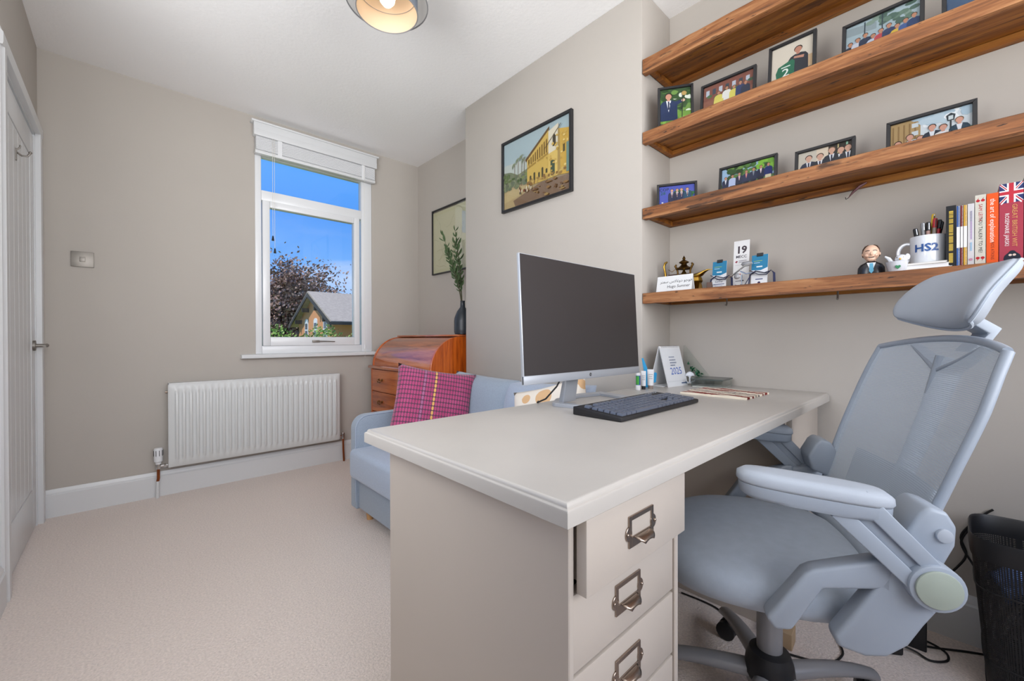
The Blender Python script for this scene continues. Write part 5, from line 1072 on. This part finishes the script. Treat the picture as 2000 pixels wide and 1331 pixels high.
book('cream book with red quotation marks on its spine', -.0275, -.0480, .195, .13, 'd0ccc0', [('SAM LEITH', 14.6, 1.0, 'b8303a', 0), ('YOU TALKIN\' TO ME?', 8.4, 1.0, '3a3a3a', 0)], quo)
book('bright orange book beside the cream book', -.0485, -.0705, .194, .13, 'e8591c', [('the art of explanation', 12.0, 1.35, 'f4efe8', 0), ('ROS ATKINS', 3.8, .85, '5a1c10', 0)])
def flag(A, w_, h_):
    z0 = h_-5.2; A.rect(0, z0, w_, h_, '2a3568'); cx, cz = w_/2, (z0+h_)/2
    for a, c in (((0, z0), (w_, h_)), ((0, h_), (w_, z0))): A.line(a, c, 1.0, 'eceef2'); A.line(a, c, .4, 'c03040')
    A.rect(cx-.75, z0, cx+.75, h_, 'eceef2'); A.rect(0, cz-.75, w_, cz+.75, 'eceef2'); A.rect(cx-.42, z0, cx+.42, h_, 'c03040'); A.rect(0, cz-.42, w_, cz+.42, 'c03040')
    A.ell(w_*.55, 1.3, 1.5, 1.7, '1c1f30'); A.ell(w_*.55, 2.6, .7, .8, '1c1f30'); A.ell(w_*.55-.35, 2.2, .3, .3, 'e0c8bc'); A.ell(w_*.55+.35, 2.2, .3, .3, 'e0c8bc')
book('thick crimson book with a union flag on its spine', -.0710, -.1130, .213, .14, 'a83a4c', [('GREAT BRITISH WIT', 10.0, 1.25, 'd8a060', .55), ('ROSEMARIE JARSKI', 9.0, 1.05, 'f0e8e8', -.75)], flag)
book('dark grey book at the right edge of the picture', -.1138, -.135, .225, .14, '2c2f33')

# ------------------------------------------------------------------ under and beside the desk
fb = thing('printed_box', 'dark brown printed box with white labels by the wall behind the chair', 'box', (1.852, .215, 0), 0)
b = MB(); b.box(-.06, .06, -.125, .125, 0, .325); b.build('box_body', 'cardboard', fb, bevel=.002, seg=1)
for y, z, w_, h_, c in ((.09, .295, .03, .034, 'black_plastic'), (.045, .29, .022, .03, 'white_card'), (.0, .295, .018, .02, 'white_card'), (.05, .245, .03, .018, 'white_card'), (-.05, .27, .03, .05, 'black_plastic')):
    MB().box(-.0612, -.060, y-w_/2, y+w_/2, z-h_/2, z+h_/2).build('printed_label', c, fb)
fc = thing('black_folder', 'flat black case leaning on the brown box behind the chair', 'case', (1.770, .150, 0), 0)
b = MB(); b.prism([(-.012, 0), (.004, 0), (.019, .262), (.007, .263)], -.085, .085, 'y'); b.build('case_body', 'black_plastic', fc, bevel=.002, seg=1)
sb = thing('beige_carton', 'small beige carton on the carpet beneath the chair', 'box', (1.497, .374, 0), R(4))
b = MB(); b.box(-.030, .030, -.030, .030, 0, .050); b.build('carton_body', 'beige_box', sb, bevel=.0015, seg=1); MB().box(-.030, .030, -.001, .001, .0495, .0508).build('flap_seam', 'cardboard', sb)
def cable(label, pts, r=.003, name='power_cable'):
    P = [Vector(p) for p in pts]; cv = []
    for i in range(len(P)-1):
        p0, p1, p2, p3 = P[max(i-1, 0)], P[i], P[i+1], P[min(i+2, len(P)-1)]
        for k in range(8):
            t_ = k/8; cv.append(.5*((2*p1)+(p2-p0)*t_+(2*p0-5*p1+4*p2-p3)*t_*t_+(3*p1-p0-3*p2+p3)*t_**3))
    cv.append(P[-1]); o = MB().tube(cv, r, 8).build(name, 'black_rubber'); return tag(o, label, 'cable', 'black cables on the carpet')
cable('black cable running across the carpet from under the desk to the carton', [(1.506, .70, .004), (1.51, .58, .004), (1.455, .49, .004), (1.435, .40, .004), (1.48, .27, .004), (1.56, .235, .004), (1.63, .26, .004)])
cable('black cable looping on the carpet beside the waste bin', [(1.715, .135, .018), (1.73, .09, .008), (1.72, .055, .004), (1.755, .022, .004), (1.80, .028, .004), (1.82, .075, .004), (1.775, .11, .006), (1.735, .125, .012), (1.70, .15, .02)])
cable('black cable from the adaptor to beneath the waste bin', [(1.74, .12, .016), (1.80, .05, .004), (1.85, -.02, .004), (1.89, -.09, .004)])
cable('black cable rising up the skirting behind the waste bin', [(1.83, .070, .004), (1.875, .075, .02), (1.893, .065, .10), (1.899, .02, .20), (1.91, -.015, .27), (1.912, -.005, .33), (1.912, -.045, .40), (1.913, -.07, .43)])
cable('black cable crossing behind the waste bin', [(1.912, -.03, .37), (1.910, -.005, .31), (1.905, -.03, .25), (1.895, -.06, .20), (1.894, -.15, .12)])
pa_ = thing('plug_adaptor', 'black mains adaptor lying on the carpet behind the chair', 'adaptor', (1.705, .150, 0), R(35))
MB().box(-.035, .035, -.025, .025, 0, .030).build('adaptor_body', 'black_plastic', pa_, bevel=.006, seg=2); b = MB(); b.tube([(.034, 0, .014), (.052, 0, .012)], [.010, .006], 10); b.build('strain_relief', 'black_rubber', pa_)
# waste bin
perforated('bin_mesh', '111113', .5, 150, 80, .62, .55)
wb = thing('waste_bin', 'black wire mesh waste bin at the right edge beside the wall', 'bin', (1.745, -.185, 0), 0)
def bq(k, z, r=.34):
    out = []
    for i in range(40):
        c, s_ = sup(2*math.pi*i/40, 5.0); out.append((.128*k*c, .165*k*s_, z))
    return out
b = MB(); rings = 10
b.grid(lambda u, v: tuple(bq(.80+.20*v, .006+.392*v)[int(round(u*40)) % 40]), 40, rings, uv=True); b.build('mesh_wall', 'bin_mesh', wb, ang=60)
b = MB(); b.loft([bq(1.005, .37), bq(1.015, .385), bq(1.02, .42), bq(1.01, .425), bq(.985, .42), bq(.985, .37)], False); b.build('rim_band', 'black_plastic', wb, ang=50)
MB().loft([bq(.80, 0), bq(.815, .014)]).build('bin_base', 'black_plastic', wb)
for z, k in ((.10, .85), (.29, .95)): MB().tube([Vector(p)*1 for p in bq(k, z)], .002, 6, closed=True).build('wire_hoop', 'black_plastic', wb)
b = MB(); rg = random.Random(5)
for k in range(6): b.sph((rg.uniform(-.05, .05), rg.uniform(-.08, .08), .06+.03*k), (rg.uniform(.04, .06), rg.uniform(.05, .07), .03), 9, 6)
b.build('bin_liner', mat('liner', '1c1c22', .35), wb, ang=20)
wl = thing('blue_wrapper', 'crumpled blue wrapper lying in the black waste bin', 'wrapper', (1.735, -.165, .25), R(20))
b = MB(); b.grid(lambda u, v: ((u-.5)*.14, (v-.5)*.20, .045+.018*math.sin(u*7+v*3)+.012*math.sin(v*11)+.01*math.cos(u*15)), 14, 18); b.build('wrapper_sheet', mat('wrap_blue', '2a4f86', .3, metal=.3), wl, solid=.001, ang=20)

# ------------------------------------------------------------------ outside the window
GZ = -3.0
gd = MB().box(-40, 80, YF+1.2, 120, GZ-.2, GZ).build('ground_outside', mat('lawn', '6f8a45', .95, noise=.2, nscale=.6)); struct(gd)
mat('brick', 'c98c60', .9, noise=.16, nscale=26, bump=.3, bscale=30, aniso=(1, 1, 3)); mat('slate', 'a5988a', .8, noise=.14, nscale=7, aniso=(1, 1, 2.5)); mat('barge', '2f2b28', .6); mat('dark_pane', '4a5560', .15)
hs = thing('brick_house', 'orange brick gabled house with grey slate roof outside the window', 'house', (8.0, 22.4, GZ))
HL, HW, EH, AH = 14.0, 5.9, 5.05, 6.50
b = MB(); b.prism([(0, 0), (HW, 0), (HW, EH), (HW/2, AH), (0, EH)], 0, HL, 'x'); b.build('wall', 'brick', hs, smooth=False)
sl_ = (AH-EH)/(HW/2)
for s_ in (0, 1):
    e0 = (-.75 if s_ == 0 else HW+.75); ze = EH-.75*sl_
    b = MB(); b.prism([(e0, ze), (HW/2, AH+.0), (HW/2, AH+.17), (e0, ze+.17)], -.38, HL+.4, 'x'); b.build('roof_slope', 'slate', hs, smooth=False)
    b = MB(); b.prism([(e0, ze-.16), (HW/2, AH-.16), (HW/2, AH+.06), (e0, ze+.06)], -.42, -.36, 'x'); b.build('bargeboard', 'barge', hs, smooth=False)
b = MB(); b.box(-.5, HL+.4, -.80, -.70, EH-.75*sl_-.02, EH-.75*sl_+.13); b.build('gutter', 'barge', hs)
for k in range(4):
    y = (.55, 1.9, HW-1.9, HW-.55)[k]; zz_ = EH+min(y, HW-y)*sl_-.35
    MB().box(-.37, 0, y-.07, y+.07, zz_-.12, zz_+.12).build('rafter_end', 'barge', hs)
for y in (1.15, 2.75, 4.35):
    z0, z1 = 3.55, 4.95
    f_ = MB(); f_.prism([(y-.30, z0), (y+.30, z0), (y+.30, z1)]+[(y+.30*math.cos(a), z1+.18*math.sin(a)) for a in [math.pi*i/8 for i in range(1, 8)]]+[(y-.30, z1)], -.03, .02, 'x'); fo = f_.build('window', 'upvc', hs)
    for zc in (z0+.27, z0+.70, z0+1.13): MB().box(-.04, -.028, y-.20, y+.20, zc-.17, zc+.17).build('pane', 'dark_pane', fo)
    MB().box(-.08, 0, y-.36, y+.36, z0-.12, z0).build('window_sill', 'paper', fo)
b = MB(); b.prism([(0, 0), (-1.8, 0), (-1.8, 2.9), (0, 3.0)], 6.2, 9.5, 'x'); b.build('porch_wall', 'brick', hs, smooth=False); b = MB(); b.prism([(.05, 4.35), (-2.2, 3.25), (-2.2, 3.10), (.05, 4.2)], 5.7, 9.8, 'x'); b.build('porch_roof', 'slate', hs, smooth=False)
MB().lathe([(.42, AH-1.2), (.42, AH+.5), (.50, AH+.55), (.50, AH+.72), (.34, AH+.76)], 16, (4.6, HW/2+.5, 0)).build('chimney_stack', 'paper', hs)
tr = thing('copper_beech_tree', 'bronze-leaved tree behind the brick house outside the window', 'tree', (9.6, 36.0, GZ))
b = MB(); rg = random.Random(21); tips = []
b.tube([(0, 0, 0), (.1, 0, 2.5), (0, .1, 5)], [.45, .36, .26], 8)
for k in range(60):
    a = rg.uniform(0, 6.28); h0 = rg.uniform(3.2, 6.0); L_ = rg.uniform(2.6, 5.2); el_ = rg.uniform(-.15, 1.35)
    tip = Vector((L_*math.cos(el_)*math.cos(a), L_*math.cos(el_)*math.sin(a), h0+L_*math.sin(el_)*1.05)); mid = tip*.5+Vector((0, 0, h0*.5+.3)); tips.append((Vector((0, 0, h0)), mid, tip))
    b.tube([(0, 0, h0), tuple(mid), tuple(tip)], [.12, .06, .02], 5)
b.build('trunk_and_branches', mat('bark', '4c3f34', .9), tr)
b = MB(); cl = []
for p0, mid, tip in tips:
    for k in range(420):
        t_ = rg.random()**.6; c = p0.lerp(mid, t_*2) if t_ < .5 else mid.lerp(tip, t_*2-1); r_ = .25+.55*t_
        c = c+Vector((rg.gauss(0, r_), rg.gauss(0, r_), rg.gauss(0, r_*.8))); n1 = Vector((rg.gauss(0, 1), rg.gauss(0, 1), rg.gauss(0, 1))).normalized(); n2 = n1.orthogonal().normalized(); n3 = n1.cross(n2); s_ = rg.uniform(.08, .17)
        b.add([c+n2*s_, c+n3*s_*.6, c-n2*s_, c-n3*s_*.6], [(0, 1, 2, 3)])
def leafmat(name, cols):
    m = bpy.data.materials.new(name); m.use_nodes = True; t = m.node_tree; bs_ = t.nodes['Principled BSDF']; bs_.inputs['Roughness'].default_value = .7
    tcn = N(t, 'ShaderNodeTexCoord'); n_ = N(t, 'ShaderNodeTexNoise'); n_.inputs['Scale'].default_value = 2.6; n_.inputs['Detail'].default_value = 6; t.links.new(tcn.outputs['Object'], n_.inputs[0])
    rp = N(t, 'ShaderNodeValToRGB'); el = rp.color_ramp.elements; el[0].position = .35; el[0].color = lin(cols[0]); el[1].position = .65; el[1].color = lin(cols[2]); q = el.new(.5); q.color = lin(cols[1]); t.links.new(n_.outputs[0], rp.inputs[0]); t.links.new(rp.outputs[0], bs_.inputs['Base Color']); return m
o = b.build('foliage', leafmat('beech_leaves', ('6d5a48', '8f6f66', 'a08c7c')), tr, smooth=False, fix=False); o['kind'] = 'stuff'
hg = thing('garden_shrub', 'bright green leafy shrub in front of the brick house', 'shrub', (4.1, 12.6, GZ))
b = MB()
for k in range(7000):
    a = rg.uniform(0, 6.28); rr = rg.random()**.5; x = 1.75*rr*math.cos(a); y = .9*rr*math.sin(a); top_ = 4.12+.22*math.sin(x*5+1)+.12*math.sin(x*13+y*7)-.35*rr**4; z = 1.4+(top_-1.4)*rg.random()**.45
    c = Vector((x, y, z)); n1 = Vector((rg.gauss(0, 1), rg.gauss(0, 1), rg.gauss(0, 1))).normalized(); n2 = n1.orthogonal().normalized(); n3 = n1.cross(n2); s_ = rg.uniform(.03, .06)
    b.add([c+n2*s_, c+n3*s_*.55, c-n2*s_, c-n3*s_*.55], [(0, 1, 2, 3)])
o = b.build('foliage', leafmat('shrub_leaves', ('53702c', '7a9a40', 'a3b860')), hg, smooth=False, fix=False); o['kind'] = 'stuff'
b = MB()
for k in range(8): a = k*.785; b.tube([(.1*math.cos(a), .1*math.sin(a), 0), (.5*math.cos(a), .4*math.sin(a), 1.6), (.9*math.cos(a), .6*math.sin(a), 3.2)], [.06, .04, .015], 5)
b.build('stems', 'bark', hg)
